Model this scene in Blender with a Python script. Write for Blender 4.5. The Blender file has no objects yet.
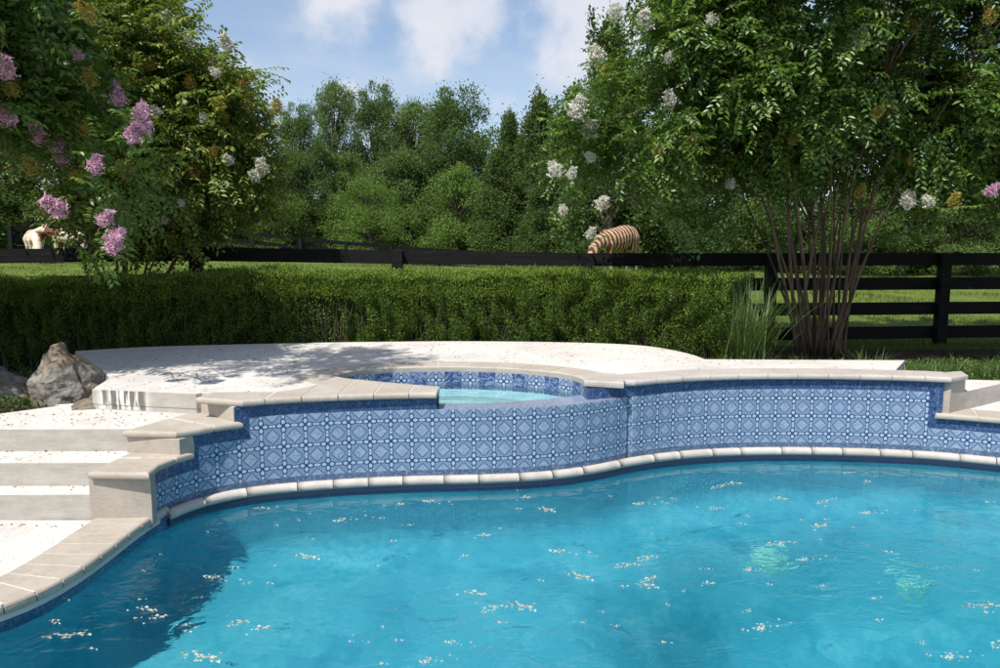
import bpy, bmesh, math, random
import numpy as np
from mathutils import Vector, Matrix
from mathutils.geometry import tessellate_polygon
from mathutils.bvhtree import BVHTree
rnd = random.Random(7)
rg = np.random.default_rng(11)
scene = bpy.context.scene
C = scene.collection
PI = math.pi
# ------------------------------------------------------------------ camera
CAMH = 1.77; F = 750.0; PITCH = math.atan(89 / 750)
cam_d = bpy.data.cameras.new('camera'); cam = bpy.data.objects.new('camera', cam_d); C.objects.link(cam)
cam_d.sensor_width = 36; cam_d.lens = 27.0; cam_d.clip_end = 2000; cam_d.clip_start = 0.05
cam.location = (0, 0, CAMH); cam.rotation_euler = (PI / 2 - PITCH, 0, 0)
scene.camera = cam

def ray(px, py):
    cp, sp = math.cos(PITCH), math.sin(PITCH)
    a = px - 500; b = -(py - 334)
    return Vector((a, F * cp + b * sp, -F * sp + b * cp))
def U(px, py, z):
    """point of the photograph on the horizontal plane at height z"""
    d = ray(px, py); t = (z - CAMH) / d.z
    return Vector((d.x * t, d.y * t, z))
def UD(px, py, D):
    """point of the photograph at ground distance D"""
    d = ray(px, py); t = D / d.y
    return Vector((d.x * t, D, CAMH + d.z * t))
def U2(px, py, z):
    p = U(px, py, z); return (p.x, p.y)

# ------------------------------------------------------------------ helpers
def tag(o, label=None, cat=None, group=None, kind=None):
    if label: o['label'] = label
    if cat: o['category'] = cat
    if group: o['group'] = group
    if kind: o['kind'] = kind
    return o
def thing(name, label, cat, loc=(0, 0, 0), group=None):
    o = bpy.data.objects.new(name, None); C.objects.link(o); o.location = loc
    o.empty_display_size = .1
    return tag(o, label, cat, group)
def link(name, me, parent=None, loc=None, rot=None, sc=None):
    o = bpy.data.objects.new(name, me); C.objects.link(o)
    if parent:
        o.parent = parent
    if loc is not None: o.location = loc
    if rot is not None: o.rotation_euler = rot
    if sc is not None: o.scale = sc
    return o
def mesh(name, verts, faces, mats, parent=None, smooth=False, uvs=None, midx=None, origin=None):
    """verts in world space; parent/origin offset removed"""
    me = bpy.data.meshes.new(name)
    off = Vector((0, 0, 0))
    if parent is not None and parent.type == 'EMPTY': off = Vector(parent.location)
    vs = [(v[0] - off.x, v[1] - off.y, v[2] - off.z) for v in verts]
    me.from_pydata(vs, [], faces)
    if not isinstance(mats, (list, tuple)): mats = [mats]
    for m in mats: me.materials.append(m)
    if midx: me.polygons.foreach_set('material_index', midx)
    if smooth: me.polygons.foreach_set('use_smooth', [True] * len(faces))
    if uvs:
        uvl = me.uv_layers.new(name='UVMap')
        flat = []
        for f in uvs:
            for u in f: flat += [u[0], u[1]]
        uvl.data.foreach_set('uv', flat)
    me.update()
    return link(name, me, parent)
def npmesh(name, V, Fc, mat):
    """fast mesh: V (n,3), Fc (m,k)"""
    me = bpy.data.meshes.new(name)
    n, m, k = len(V), len(Fc), Fc.shape[1]
    me.vertices.add(n); me.vertices.foreach_set('co', np.ascontiguousarray(V, dtype=np.float32).ravel())
    me.loops.add(m * k); me.loops.foreach_set('vertex_index', np.ascontiguousarray(Fc, dtype=np.int32).ravel())
    me.polygons.add(m)
    me.polygons.foreach_set('loop_start', np.arange(0, m * k, k, dtype=np.int32))
    me.polygons.foreach_set('loop_total', np.full(m, k, dtype=np.int32))
    me.materials.append(mat)
    me.update(calc_edges=True); me.validate()
    return me
def catmull(pts, step=0.05):
    P = [Vector((p[0], p[1], 0)) for p in pts]
    P = [P[0] * 2 - P[1]] + P + [P[-1] * 2 - P[-2]]
    out = []
    for i in range(1, len(P) - 2):
        L = (P[i + 1] - P[i]).length; n = max(2, int(L / step))
        for k in range(n):
            t = k / n
            a, b, c, d = P[i - 1], P[i], P[i + 1], P[i + 2]
            q = 0.5 * ((2 * b) + (c - a) * t + (2 * a - 5 * b + 4 * c - d) * t * t + (3 * b - a - 3 * c + d) * t ** 3)
            out.append((q.x, q.y))
    out.append((P[-2].x, P[-2].y))
    return out
def smooth_line(pts, it):
    p = [list(q) for q in pts]
    for _ in range(it):
        q = [r[:] for r in p]
        for i in range(1, len(p) - 1):
            for k in (0, 1): q[i][k] = .25 * p[i - 1][k] + .5 * p[i][k] + .25 * p[i + 1][k]
        p = q
    return [tuple(q) for q in p]
def resample(pts, step):
    P = np.array(pts); s = np.r_[0, np.cumsum(np.linalg.norm(np.diff(P, axis=0), axis=1))]
    n = max(2, int(round(s[-1] / step)) + 1)
    t = np.linspace(0, s[-1], n)
    return [(float(np.interp(v, s, P[:, 0])), float(np.interp(v, s, P[:, 1]))) for v in t]
def offset(pts, d):
    """offset an open line to its right-hand side by d (travelling left->right in the photo: towards the camera)"""
    out = []
    n = len(pts)
    for i, p in enumerate(pts):
        a = pts[max(0, i - 1)]; b = pts[min(n - 1, i + 1)]
        tx, ty = b[0] - a[0], b[1] - a[1]; l = math.hypot(tx, ty) or 1
        out.append((p[0] + ty / l * d, p[1] - tx / l * d))
    return out
def tess(poly):
    return [tuple(t) for t in tessellate_polygon([[Vector((p[0], p[1], 0)) for p in poly]])]
def area(poly):
    return sum(poly[i][0] * poly[(i + 1) % len(poly)][1] - poly[(i + 1) % len(poly)][0] * poly[i][1] for i in range(len(poly))) / 2
def sheet_data(poly, z):
    if area(poly) < 0: poly = poly[::-1]
    vs = [(p[0], p[1], z) for p in poly]; fs = []
    for t in tess(poly):
        a, b, c = [poly[i] for i in t]
        cr = (b[0] - a[0]) * (c[1] - a[1]) - (b[1] - a[1]) * (c[0] - a[0])
        if abs(cr) < 1e-12: continue
        fs.append(t if cr > 0 else t[::-1])
    return vs, fs
def prism_data(poly, z0, z1, top=True, bottom=False):
    if area(poly) < 0: poly = poly[::-1]
    vs, fs = sheet_data(poly, z1); n = len(poly)
    if not top: fs = []
    vs = vs + [(p[0], p[1], z0) for p in poly]
    for i in range(n):
        j = (i + 1) % n; fs.append((i, n + i, n + j, j))
    return vs, fs
def inset(poly, amts):
    """poly CCW; amts per edge i (i -> i+1); returns mitred inset polygon"""
    n = len(poly); out = []
    for i in range(n):
        p0, p1, p2 = poly[i - 1], poly[i], poly[(i + 1) % n]
        a0, a1 = amts[i - 1], amts[i]
        d0 = Vector((p1[0] - p0[0], p1[1] - p0[1])); d1 = Vector((p2[0] - p1[0], p2[1] - p1[1]))
        if d0.length < 1e-9 or d1.length < 1e-9: out.append(p1); continue
        d0.normalize(); d1.normalize()
        n0 = Vector((-d0.y, d0.x)); n1 = Vector((-d1.y, d1.x))
        det = n0.x * n1.y - n0.y * n1.x
        if abs(det) < .08:
            nn = (n0 + n1); nn.normalize(); o = nn * ((a0 + a1) / 2)
        else:
            o = Vector(((a0 * n1.y - a1 * n0.y) / det, (n0.x * a1 - n1.x * a0) / det))
        out.append((p1[0] + o.x, p1[1] + o.y))
    return out
def slab_data(poly, z0, z1, r, rounded=None, small=.0025):
    """stone slab with a bullnose of radius r on the edges flagged in rounded (CCW polygon)"""
    if area(poly) < 0:
        poly = poly[::-1]
        if rounded: rounded = rounded[::-1][1:] + rounded[::-1][:1]
    n = len(poly)
    if rounded is None: rounded = [True] * n
    prof = [(r * .55, z0), (r * .12, z0 + r * .35), (0, z0 + (z1 - z0) * .45), (r * .1, z1 - r * .55), (r * .35, z1 - r * .2), (r * .9, z1)]
    vs = []; fs = []
    for a, z in prof:
        k = a / r
        ring = inset(poly, [(r * k if f else small * k) for f in rounded])
        vs += [(p[0], p[1], z) for p in ring]
    m = len(prof)
    for k in range(m - 1):
        for i in range(n):
            j = (i + 1) % n
            fs.append((k * n + i, k * n + j, (k + 1) * n + j, (k + 1) * n + i))
    topp = [(v[0], v[1]) for v in vs[(m - 1) * n:]]
    for t in tess(topp):
        a, b, c = [topp[i] for i in t]
        cr = (b[0] - a[0]) * (c[1] - a[1]) - (b[1] - a[1]) * (c[0] - a[0])
        t2 = t if cr > 0 else t[::-1]
        fs.append(tuple((m - 1) * n + i for i in t2))
    fs.append(tuple(range(n - 1, -1, -1)))
    return vs, fs
def merge(parts):
    vs, fs = [], []
    for v, f in parts:
        o = len(vs); vs += list(v); fs += [tuple(i + o for i in q) for q in f]
    return vs, fs
def boxd(x0, x1, y0, y1, z0, z1):
    v = [(x0, y0, z0), (x1, y0, z0), (x1, y1, z0), (x0, y1, z0), (x0, y0, z1), (x1, y0, z1), (x1, y1, z1), (x0, y1, z1)]
    return v, [(0, 3, 2, 1), (4, 5, 6, 7), (0, 1, 5, 4), (1, 2, 6, 5), (2, 3, 7, 6), (3, 0, 4, 7)]
def beam(a, b, w, h):
    """board from a to b, width w (horizontal, across), height h"""
    a, b = Vector(a), Vector(b); t = b - a; s = Vector((-t.y, t.x, 0)).normalized() * (w / 2); u = Vector((0, 0, h / 2))
    v = []
    for p in (a, b):
        v += [p - s - u, p + s - u, p + s + u, p - s + u]
    return [tuple(q) for q in v], [(0, 1, 2, 3), (7, 6, 5, 4), (0, 4, 5, 1), (1, 5, 6, 2), (2, 6, 7, 3), (3, 7, 4, 0)]
def tube_data(path, rad, seg=7):
    vs, fs = [], []; n = len(path)
    path = [Vector(p) for p in path]
    for i, p in enumerate(path):
        t = (path[min(n - 1, i + 1)] - path[max(0, i - 1)]).normalized()
        a = t.orthogonal().normalized() if i == 0 else (a - t * a.dot(t)).normalized()
        b = t.cross(a)
        for k in range(seg):
            an = 2 * PI * k / seg
            q = p + (a * math.cos(an) + b * math.sin(an)) * rad[i]
            vs.append(tuple(q))
    for i in range(n - 1):
        for k in range(seg):
            l = (k + 1) % seg
            fs.append((i * seg + k, i * seg + l, (i + 1) * seg + l, (i + 1) * seg + k))
    fs.append(tuple(range((n - 1) * seg, n * seg))); fs.append(tuple(range(seg - 1, -1, -1)))
    return vs, fs

# ------------------------------------------------------------------ materials
class NT:
    def __init__(s, name):
        s.m = bpy.data.materials.new(name); s.m.use_nodes = True
        s.t = s.m.node_tree; s.n = s.t.nodes; s.l = s.t.links
        s.n.clear(); s.out = s.n.new('ShaderNodeOutputMaterial')
    def add(s, typ, **k):
        o = s.n.new(typ)
        for a, b in k.items(): setattr(o, a, b)
        return o
    def put(s, sock, v):
        if isinstance(v, bpy.types.NodeSocket): s.l.new(v, sock)
        elif isinstance(v, (tuple, list)) and len(v) == 3 and sock.type == 'RGBA': sock.default_value = (*v, 1)
        else: sock.default_value = v
    def math(s, op, a, b=0.0, c=None, clamp=False):
        o = s.add('ShaderNodeMath', operation=op); o.use_clamp = clamp
        s.put(o.inputs[0], a); s.put(o.inputs[1], b)
        if c is not None: s.put(o.inputs[2], c)
        return o.outputs[0]
    def mix(s, f, a, b, blend='MIX'):
        o = s.add('ShaderNodeMix', data_type='RGBA', blend_type=blend)
        s.put(o.inputs[0], f); s.put(o.inputs[6], a); s.put(o.inputs[7], b); return o.outputs[2]
    def sm(s, x, e0, e1):
        o = s.add('ShaderNodeMapRange', interpolation_type='SMOOTHSTEP')
        s.put(o.inputs[0], x); o.inputs[1].default_value = e0; o.inputs[2].default_value = e1
        return o.outputs[0]
    def lin(s, x, a, b, c, d):
        o = s.add('ShaderNodeMapRange'); s.put(o.inputs[0], x)
        for i, v in enumerate((a, b, c, d)): o.inputs[i + 1].default_value = v
        return o.outputs[0]
    def coord(s, kind='Object', scale=None):
        o = s.add('ShaderNodeTexCoord').outputs[kind]
        if scale is not None:
            mp = s.add('ShaderNodeMapping'); s.l.new(o, mp.inputs[0])
            mp.inputs[3].default_value = scale if isinstance(scale, tuple) else (scale,) * 3
            o = mp.outputs[0]
        return o
    def noise(s, vec, scale, detail=4, rough=.55, dist=0.0):
        o = s.add('ShaderNodeTexNoise'); s.l.new(vec, o.inputs['Vector'])
        o.inputs['Scale'].default_value = scale; o.inputs['Detail'].default_value = detail
        o.inputs['Roughness'].default_value = rough; o.inputs['Distortion'].default_value = dist
        return o.outputs[0]
    def voro(s, vec, scale, feature='F1', out=0):
        o = s.add('ShaderNodeTexVoronoi', feature=feature); s.l.new(vec, o.inputs['Vector'])
        o.inputs['Scale'].default_value = scale; return o.outputs[out]
    def ramp(s, f, stops):
        o = s.add('ShaderNodeValToRGB'); s.put(o.inputs[0], f); e = o.color_ramp.elements
        while len(e) < len(stops): e.new(.5)
        for i, (p, c) in enumerate(stops): e[i].position = p; e[i].color = (*c, 1)
        return o.outputs[0]
    def bump(s, h, strength=.5, dist=.01, normal=None):
        o = s.add('ShaderNodeBump'); s.put(o.inputs['Height'], h); o.inputs['Strength'].default_value = strength
        o.inputs['Distance'].default_value = dist
        if normal is not None: s.l.new(normal, o.inputs['Normal'])
        return o.outputs[0]
    def bsdf(s, color, rough=.8, spec=.3, normal=None, metal=0.0):
        o = s.add('ShaderNodeBsdfPrincipled'); s.put(o.inputs['Base Color'], color); s.put(o.inputs['Roughness'], rough)
        o.inputs['Specular IOR Level'].default_value = spec; o.inputs['Metallic'].default_value = metal
        if normal is not None: s.l.new(normal, o.inputs['Normal'])
        return o
    def done(s, shader):
        s.l.new(shader if isinstance(shader, bpy.types.NodeSocket) else shader.outputs[0], s.out.inputs[0]); return s.m

def mat_deck():
    n = NT('pebble_deck'); v = n.coord()
    big = n.noise(v, 1.3, 5, .6); fine = n.noise(v, 160, 3, .7); mid = n.noise(v, 14, 5, .65)
    col = n.ramp(n.math('ADD', n.math('MULTIPLY', big, .55), n.math('MULTIPLY', mid, .45)),
                 [(.3, (.40, .375, .345)), (.5, (.54, .515, .485)), (.72, (.63, .61, .585))])
    peb = n.voro(v, 70)
    col = n.mix(n.math('MULTIPLY', n.sm(fine, .56, .66), .35), col, (.40, .37, .34))
    spk = n.voro(v, 26)                        # fallen petals and specks of litter
    sp2 = n.noise(v, 3.1, 3, .6)
    m = n.math('MULTIPLY', n.math('SUBTRACT', 1, n.sm(spk, .12, .24)), n.sm(sp2, .40, .60))
    col = n.mix(n.math('MULTIPLY', m, .75), col, (.22, .15, .09))
    h = n.math('ADD', n.math('MULTIPLY', peb, .6), fine)
    return n.done(n.bsdf(col, .85, .25, n.bump(h, .55, .006)))
def mat_concrete(name, a, b, c, streak=False):
    n = NT(name); v = n.coord()
    mp = n.coord('Object', (1.0, 1.0, 5.0)); f = n.noise(v, 7, 6, .65); g = n.noise(mp, 4, 4, .6); fine = n.noise(v, 120, 3, .7)
    col = n.ramp(n.math('ADD', n.math('MULTIPLY', f, .5), n.math('MULTIPLY', g, .5)), [(.3, a), (.5, b), (.7, c)])
    col = n.mix(n.math('MULTIPLY', n.sm(fine, .55, .7), .3), col, tuple(x * .6 for x in a))
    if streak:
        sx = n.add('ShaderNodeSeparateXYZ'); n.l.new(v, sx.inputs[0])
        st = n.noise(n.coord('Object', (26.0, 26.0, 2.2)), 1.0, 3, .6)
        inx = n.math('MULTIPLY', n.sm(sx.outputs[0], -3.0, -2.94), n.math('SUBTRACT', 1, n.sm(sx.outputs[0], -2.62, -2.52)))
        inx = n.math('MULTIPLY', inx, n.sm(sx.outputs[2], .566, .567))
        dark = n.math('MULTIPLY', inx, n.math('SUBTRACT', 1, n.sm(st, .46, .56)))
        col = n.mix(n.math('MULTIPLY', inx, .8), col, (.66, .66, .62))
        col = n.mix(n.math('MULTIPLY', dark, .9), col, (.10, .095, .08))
    h = n.math('ADD', n.math('MULTIPLY', g, .7), n.math('MULTIPLY', fine, .3))
    return n.done(n.bsdf(col, .85, .25, n.bump(h, .4, .012)))
def mat_travertine(name, tint=(1, 1, 1), soft=1.0):
    n = NT(name); v = n.coord()
    f = n.noise(v, 3.2, 6, .65, .6); g = n.noise(n.coord('Object', (8.0, 8.0, 30.0)), 3, 5, .7)
    pits = n.voro(v, 95)
    A = [(.36, .31, .26), (.50, .44, .38), (.58, .535, .48)]
    A = [tuple(x * t for x, t in zip(a, tint)) for a in A]
    col = n.ramp(n.math('ADD', n.math('MULTIPLY', f, .6), n.math('MULTIPLY', g, .4)), [(.32, A[0]), (.5, A[1]), (.68, A[2])])
    isl = n.add('ShaderNodeNewGeometry').outputs['Random Per Island']
    col = n.mix(n.lin(isl, 0, 1, .0, .28), col, tuple(x * .72 for x in A[1]))
    pm = n.math('MULTIPLY', n.math('SUBTRACT', 1, n.sm(pits, .12, .25)), n.sm(g, .5, .62))
    col = n.mix(n.math('MULTIPLY', pm, .6), col, tuple(x * .5 for x in A[0]))
    return n.done(n.bsdf(col, .62, .35, n.bump(n.math('SUBTRACT', g, n.math('MULTIPLY', pm, .5)), .3, .006)))
def mat_tile(alternate=False):
    """hand-painted blue lattice tile, UV in tiles"""
    n = NT('painted_tile' if not alternate else 'painted_tile_alternating')
    uv = n.add('ShaderNodeUVMap').outputs[0]; s = n.add('ShaderNodeSeparateXYZ'); n.l.new(uv, s.inputs[0])
    wob = n.noise(uv, 9, 2, .5)
    U_, V_ = s.outputs[0], s.outputs[1]
    fu = n.math('FRACT', U_); fv = n.math('FRACT', V_)
    a = n.math('ABSOLUTE', n.math('MULTIPLY', n.math('SUBTRACT', fu, .5), 2.0))     # 0 centre .. 1 edge
    b = n.math('ABSOLUTE', n.math('MULTIPLY', n.math('SUBTRACT', fv, .5), 2.0))
    def ell(cx, cy, rx, ry):
        x = n.math('DIVIDE', n.math('SUBTRACT', a, cx), rx); y = n.math('DIVIDE', n.math('SUBTRACT', b, cy), ry)
        return n.math('SQRT', n.math('ADD', n.math('MULTIPLY', x, x), n.math('MULTIPLY', y, y)))
    e = n.math('MINIMUM', n.math('MINIMUM', ell(.37, 0, .22, .17), ell(0, .37, .17, .22)),
               n.math('MINIMUM', ell(.86, 0, .17, .13), ell(0, .86, .13, .17)))
    dia = n.math('ADD', n.math('SUBTRACT', 1, a), n.math('SUBTRACT', 1, b))          # 0 at tile corners
    diafill = n.math('SUBTRACT', 1, n.sm(dia, .64, .69))
    hatch = n.math('SINE', n.math('MULTIPLY', n.math('ADD', n.math('MULTIPLY', a, 1.0), n.math('MULTIPLY', wob, .6)), 60.0))
    petal = n.math('SUBTRACT', 1, n.sm(e, .82, 1.0))
    ring = n.math('MULTIPLY', n.sm(e, .9, 1.05), n.math('SUBTRACT', 1, n.sm(e, 1.4, 1.7)))
    curl = n.math('SINE', n.math('ADD', n.math('MULTIPLY', n.math('ADD', n.math('MULTIPLY', a, b), n.math('MULTIPLY', n.math('ADD', a, b), .4)), 46.0), n.math('MULTIPLY', wob, 5.0)))
    light = (.34, .42, .52); midc = (.11, .17, .30); dark = (.022, .048, .135)
    dots = n.sm(n.noise(uv, 26, 2, .6), .5, .62)
    col = n.mix(n.sm(curl, -.95, -.2), (.045, .085, .20), (.22, .30, .42))
    col = n.mix(n.math('MULTIPLY', dots, .35), col, light)
    dcol = n.mix(n.math('MULTIPLY', n.sm(hatch, .1, .8), .6), (.28, .36, .47), (.13, .20, .32))
    col = n.mix(diafill, col, dcol)
    col = n.mix(n.math('MULTIPLY', n.sm(dia, .63, .67), n.math('SUBTRACT', 1, n.sm(dia, .74, .79))), col, (.035, .065, .165))
    col = n.mix(ring, col, dark)
    col = n.mix(petal, col, (.37, .45, .55))
    cen = ell(0, 0, .1, .1); col = n.mix(n.math('SUBTRACT', 1, n.sm(cen, .7, 1.1)), col, dark)
    c2 = ell(.62, 0, .06, .09); col = n.mix(n.math('SUBTRACT', 1, n.sm(c2, .7, 1.1)), col, dark)
    c3 = ell(0, .62, .09, .06); col = n.mix(n.math('SUBTRACT', 1, n.sm(c3, .7, 1.1)), col, dark)
    # each tile its own slight tone
    fl = n.add('ShaderNodeCombineXYZ'); n.l.new(n.math('FLOOR', U_), fl.inputs[0]); n.l.new(n.math('FLOOR', V_), fl.inputs[1])
    wn = n.add('ShaderNodeTexWhiteNoise', noise_dimensions='3D'); n.l.new(fl.outputs[0], wn.inputs[0])
    col = n.mix(n.lin(wn.outputs[0], 0, 1, 0, .16), col, (.07, .13, .24))
    if alternate:
        sw = n.noise(uv, 2.6, 4, .6, 2.2)
        alt = n.ramp(sw, [(.35, (.02, .04, .12)), (.5, (.045, .085, .21)), (.6, (.22, .28, .42)), (.7, (.04, .07, .18))])
        par = n.math('GREATER_THAN', n.math('MODULO', n.math('FLOOR', U_), 2.0), .5)
        col = n.mix(par, col, alt)
    g = n.math('MAXIMUM', a, b)
    gm = n.sm(g, .965, .985)
    gc = n.mix(n.sm(n.noise(uv, 3, 3, .6), .42, .6), (.04, .07, .16), (.36, .41, .47))
    col = n.mix(n.math('MULTIPLY', gm, .85), col, gc)
    h = n.math('SUBTRACT', n.math('MULTIPLY', wob, .15), n.math('MULTIPLY', gm, 1.0))
    return n.done(n.bsdf(col, n.mix(gm, (.16, .16, .16), (.7, .7, .7)), .5, n.bump(h, .35, .003)))
def mat_border():
    n = NT('navy_mosaic'); uv = n.add('ShaderNodeUVMap').outputs[0]
    s = n.add('ShaderNodeSeparateXYZ'); n.l.new(uv, s.inputs[0])
    sw = n.noise(uv, 3.4, 5, .7, 2.6)
    col = n.ramp(sw, [(.34, (.012, .028, .08)), (.48, (.025, .055, .145)), (.60, (.07, .11, .22)), (.66, (.20, .24, .38)), (.72, (.03, .06, .16))])
    fu = n.math('FRACT', n.math('MULTIPLY', s.outputs[0], 1.0)); a = n.math('ABSOLUTE', n.math('MULTIPLY', n.math('SUBTRACT', fu, .5), 2.0))
    gm = n.sm(a, .965, .985)
    col = n.mix(n.math('MULTIPLY', gm, .4), col, (.2, .25, .35))
    return n.done(n.bsdf(col, .2, .5, n.bump(sw, .2, .003)))
def mat_water(spa=False):
    n = NT('spa_water' if spa else 'pool_water'); v = n.coord()
    w1 = n.noise(n.coord('Object', (1.0, 1.35, 1.0)), 4.2, 2, .5, .8)
    w2 = n.noise(n.coord('Object', (1.0, 1.5, 1.0)), 15, 3, .55, .4)
    calm = n.noise(v, .55, 2, .5)
    amp = n.lin(calm, .40, .60, .08, 1.4)
    sy = n.add('ShaderNodeSeparateXYZ'); n.l.new(v, sy.inputs[0])
    amp = n.math('MULTIPLY', amp, n.lin(sy.outputs[1], 3.7, 4.7, 1.0, .22))      # calmer in the lee of the wall
    h = n.math('MULTIPLY', n.math('ADD', n.math('MULTIPLY', w1, 1.0), n.math('MULTIPLY', w2, .2)), amp)
    bp = n.bump(h, 1.0, .032 if not spa else .004)
    g = n.add('ShaderNodeBsdfGlass'); g.inputs['Roughness'].default_value = 0.0; g.inputs['IOR'].default_value = 1.33; g.inputs['Color'].default_value = (.86, .96, .98, 1) if not spa else (.95, .99, .99, 1)
    n.l.new(bp, g.inputs['Normal'])
    return n.done(g.outputs[0])
def mat_plaster():
    n = NT('blue_plaster'); v = n.coord()
    wv = n.noise(v, 2.2, 3, .5, .8)
    c1 = n.voro(n.add_vec(v, wv) if hasattr(n, 'add_vec') else v, 2.6, 'SMOOTH_F1')
    f = n.noise(v, 1.1, 5, .6, 1.2); g = n.noise(v, 11, 4, .6, 1.0)
    col = n.ramp(n.math('ADD', n.math('MULTIPLY', f, .65), n.math('MULTIPLY', g, .35)), [(.34, (.03, .275, .375)), (.5, (.055, .365, .465)), (.66, (.12, .475, .565))])  # soft mottling put into the plaster colour for faint caustics
    return n.done(n.bsdf(col, .8, .1))
def mat_leaf(name, stops, trans=.35, rough=.42, spec=.45, tcol=None):
    n = NT(name); r = n.add('ShaderNodeNewGeometry').outputs['Random Per Island']
    col = n.ramp(r, stops)
    oi = n.add('ShaderNodeObjectInfo').outputs['Random']
    col = n.mix(n.lin(oi, 0, 1, 0, .22), col, tuple(x * .6 for x in stops[0][1]))
    b = n.bsdf(col, rough, spec)
    t = n.add('ShaderNodeBsdfTranslucent'); n.put(t.inputs[0], n.mix(.55, col, tcol or (.16, .24, .02)))
    mx = n.add('ShaderNodeMixShader'); mx.inputs[0].default_value = trans
    n.l.new(b.outputs[0], mx.inputs[1]); n.l.new(t.outputs[0], mx.inputs[2])
    return n.done(mx.outputs[0])
def mat_bark(name, a, b, sc=9):
    n = NT(name); v = n.coord('Object', (1.0, 1.0, .22)); f = n.noise(v, sc, 5, .65, .5)
    return n.done(n.bsdf(n.ramp(f, [(.35, a), (.65, b)]), .8, .2, n.bump(f, .5, .01)))
def mat_grass():
    n = NT('pasture'); v = n.coord(); f = n.noise(v, .9, 6, .65); g = n.noise(v, 12, 5, .7); h = n.noise(v, 60, 3, .7)
    col = n.ramp(n.math('ADD', n.math('MULTIPLY', f, .5), n.math('MULTIPLY', g, .5)), [(.36, (.085, .14, .022)), (.5, (.14, .20, .035)), (.64, (.21, .255, .06))])
    col = n.mix(n.math('MULTIPLY', n.sm(h, .5, .65), .5), col, (.09, .12, .025))
    return n.done(n.bsdf(col, .9, .1, n.bump(n.math('ADD', g, h), .9, .05)))
def mat_mulch():
    n = NT('mulch'); v = n.coord(); f = n.noise(v, 30, 5, .75, .5); g = n.noise(v, 3, 4, .6)
    col = n.ramp(f, [(.32, (.012, .008, .005)), (.5, (.045, .027, .016)), (.68, (.11, .07, .045))])
    col = n.mix(n.math('MULTIPLY', n.sm(g, .5, .65), .4), col, (.03, .04, .012))
    return n.done(n.bsdf(col, .95, .1, n.bump(f, 1, .03)))
def mat_rock():
    n = NT('limestone'); v = n.coord(); f = n.noise(v, 4, 8, .68, .6); g = n.noise(v, 26, 5, .7); k = n.noise(v, 1.9, 3, .6)
    col = n.ramp(f, [(.32, (.08, .072, .062)), (.5, (.20, .185, .16)), (.66, (.31, .295, .265))])
    col = n.mix(n.math('MULTIPLY', n.sm(k, .5, .62), .6), col, (.22, .14, .07))
    col = n.mix(n.math('MULTIPLY', n.sm(g, .56, .64), .55), col, (.07, .065, .055))
    return n.done(n.bsdf(col, .9, .15, n.bump(n.math('ADD', f, n.math('MULTIPLY', g, .4)), .9, .04)))
def mat_fence():
    n = NT('black_painted_wood'); v = n.coord('Object', (.5, 6.0, 14.0)); f = n.noise(v, 3, 5, .65)
    w = n.noise(n.coord(), 5, 5, .7)
    col = n.ramp(f, [(.3, (.006, .006, .007)), (.6, (.014, .013, .014)), (.8, (.03, .028, .027))])
    col = n.mix(n.math('MULTIPLY', n.sm(w, .66, .74), .5), col, (.10, .095, .09))
    return n.done(n.bsdf(col, .7, .12, n.bump(f, .4, .004)))
M = {}
M['deck'] = mat_deck()
M['riser'] = mat_concrete('step_concrete', (.30, .28, .245), (.385, .36, .32), (.46, .435, .395), True)
M['trav'] = mat_travertine('travertine', (.78, .78, .765))
M['bead'] = mat_travertine('white_cast_stone', (.90, .93, .98))
M['travw'] = mat_travertine('pale_cast_stone', (.82, .84, .89))
M['grout'] = mat_concrete('pale_grout', (.44, .42, .385), (.51, .49, .45), (.56, .54, .50))
M['tile'] = mat_tile(); M['tilealt'] = mat_tile(True); M['border'] = mat_border()
M['water'] = mat_water(); M['spawater'] = mat_water(True); M['plaster'] = mat_plaster()
n_ = NT('wet_slate'); M['slate'] = n_.done(n_.bsdf((.02, .03, .06), .3, .4))
n_ = NT('aqua_plaster'); M['aqua'] = n_.done(n_.bsdf(n_.ramp(n_.noise(n_.coord(), 9, 3, .5), [(.4, (.34, .66, .70)), (.6, (.46, .76, .78))]), .8, .1))
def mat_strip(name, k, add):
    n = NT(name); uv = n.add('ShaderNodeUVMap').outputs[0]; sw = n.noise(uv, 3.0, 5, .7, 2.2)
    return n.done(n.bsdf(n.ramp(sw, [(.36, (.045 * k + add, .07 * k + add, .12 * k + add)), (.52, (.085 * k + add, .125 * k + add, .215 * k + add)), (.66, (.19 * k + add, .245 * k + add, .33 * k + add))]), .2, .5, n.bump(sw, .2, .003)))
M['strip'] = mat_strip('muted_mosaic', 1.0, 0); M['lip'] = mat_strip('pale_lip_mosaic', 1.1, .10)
M['grass'] = mat_grass(); M['mulch'] = mat_mulch(); M['rock'] = mat_rock(); M['fence'] = mat_fence()
M['bark'] = mat_bark('smooth_bark', (.072, .047, .034), (.185, .130, .094))
M['barkg'] = mat_bark('grey_bark', (.05, .04, .03), (.13, .11, .085), 5)
M['myrtle'] = mat_leaf('myrtle_leaf', [(0, (.045, .10, .018)), (.35, (.078, .165, .026)), (.75, (.125, .23, .038)), (1, (.21, .30, .06))], .4, .36, .55)
M['hedgenewlit'] = mat_leaf('sunlit_fresh_hedge_leaf', [(0, (0.090, 0.168, 0.020)), (.5, (0.157, 0.252, 0.028)), (1, (0.258, 0.347, 0.050))], .4, .5, .3)  # yellow-green of new shoots, lightened further to paint in the sunlit hedge top
M['myrtley'] = mat_leaf('yellowing_myrtle_leaf', [(0, (0.077, 0.143, 0.022)), (.4, (0.132, 0.209, 0.033)), (.8, (0.220, 0.275, 0.050)), (1, (0.396, 0.330, 0.088))], .4, .42, .4)
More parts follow.
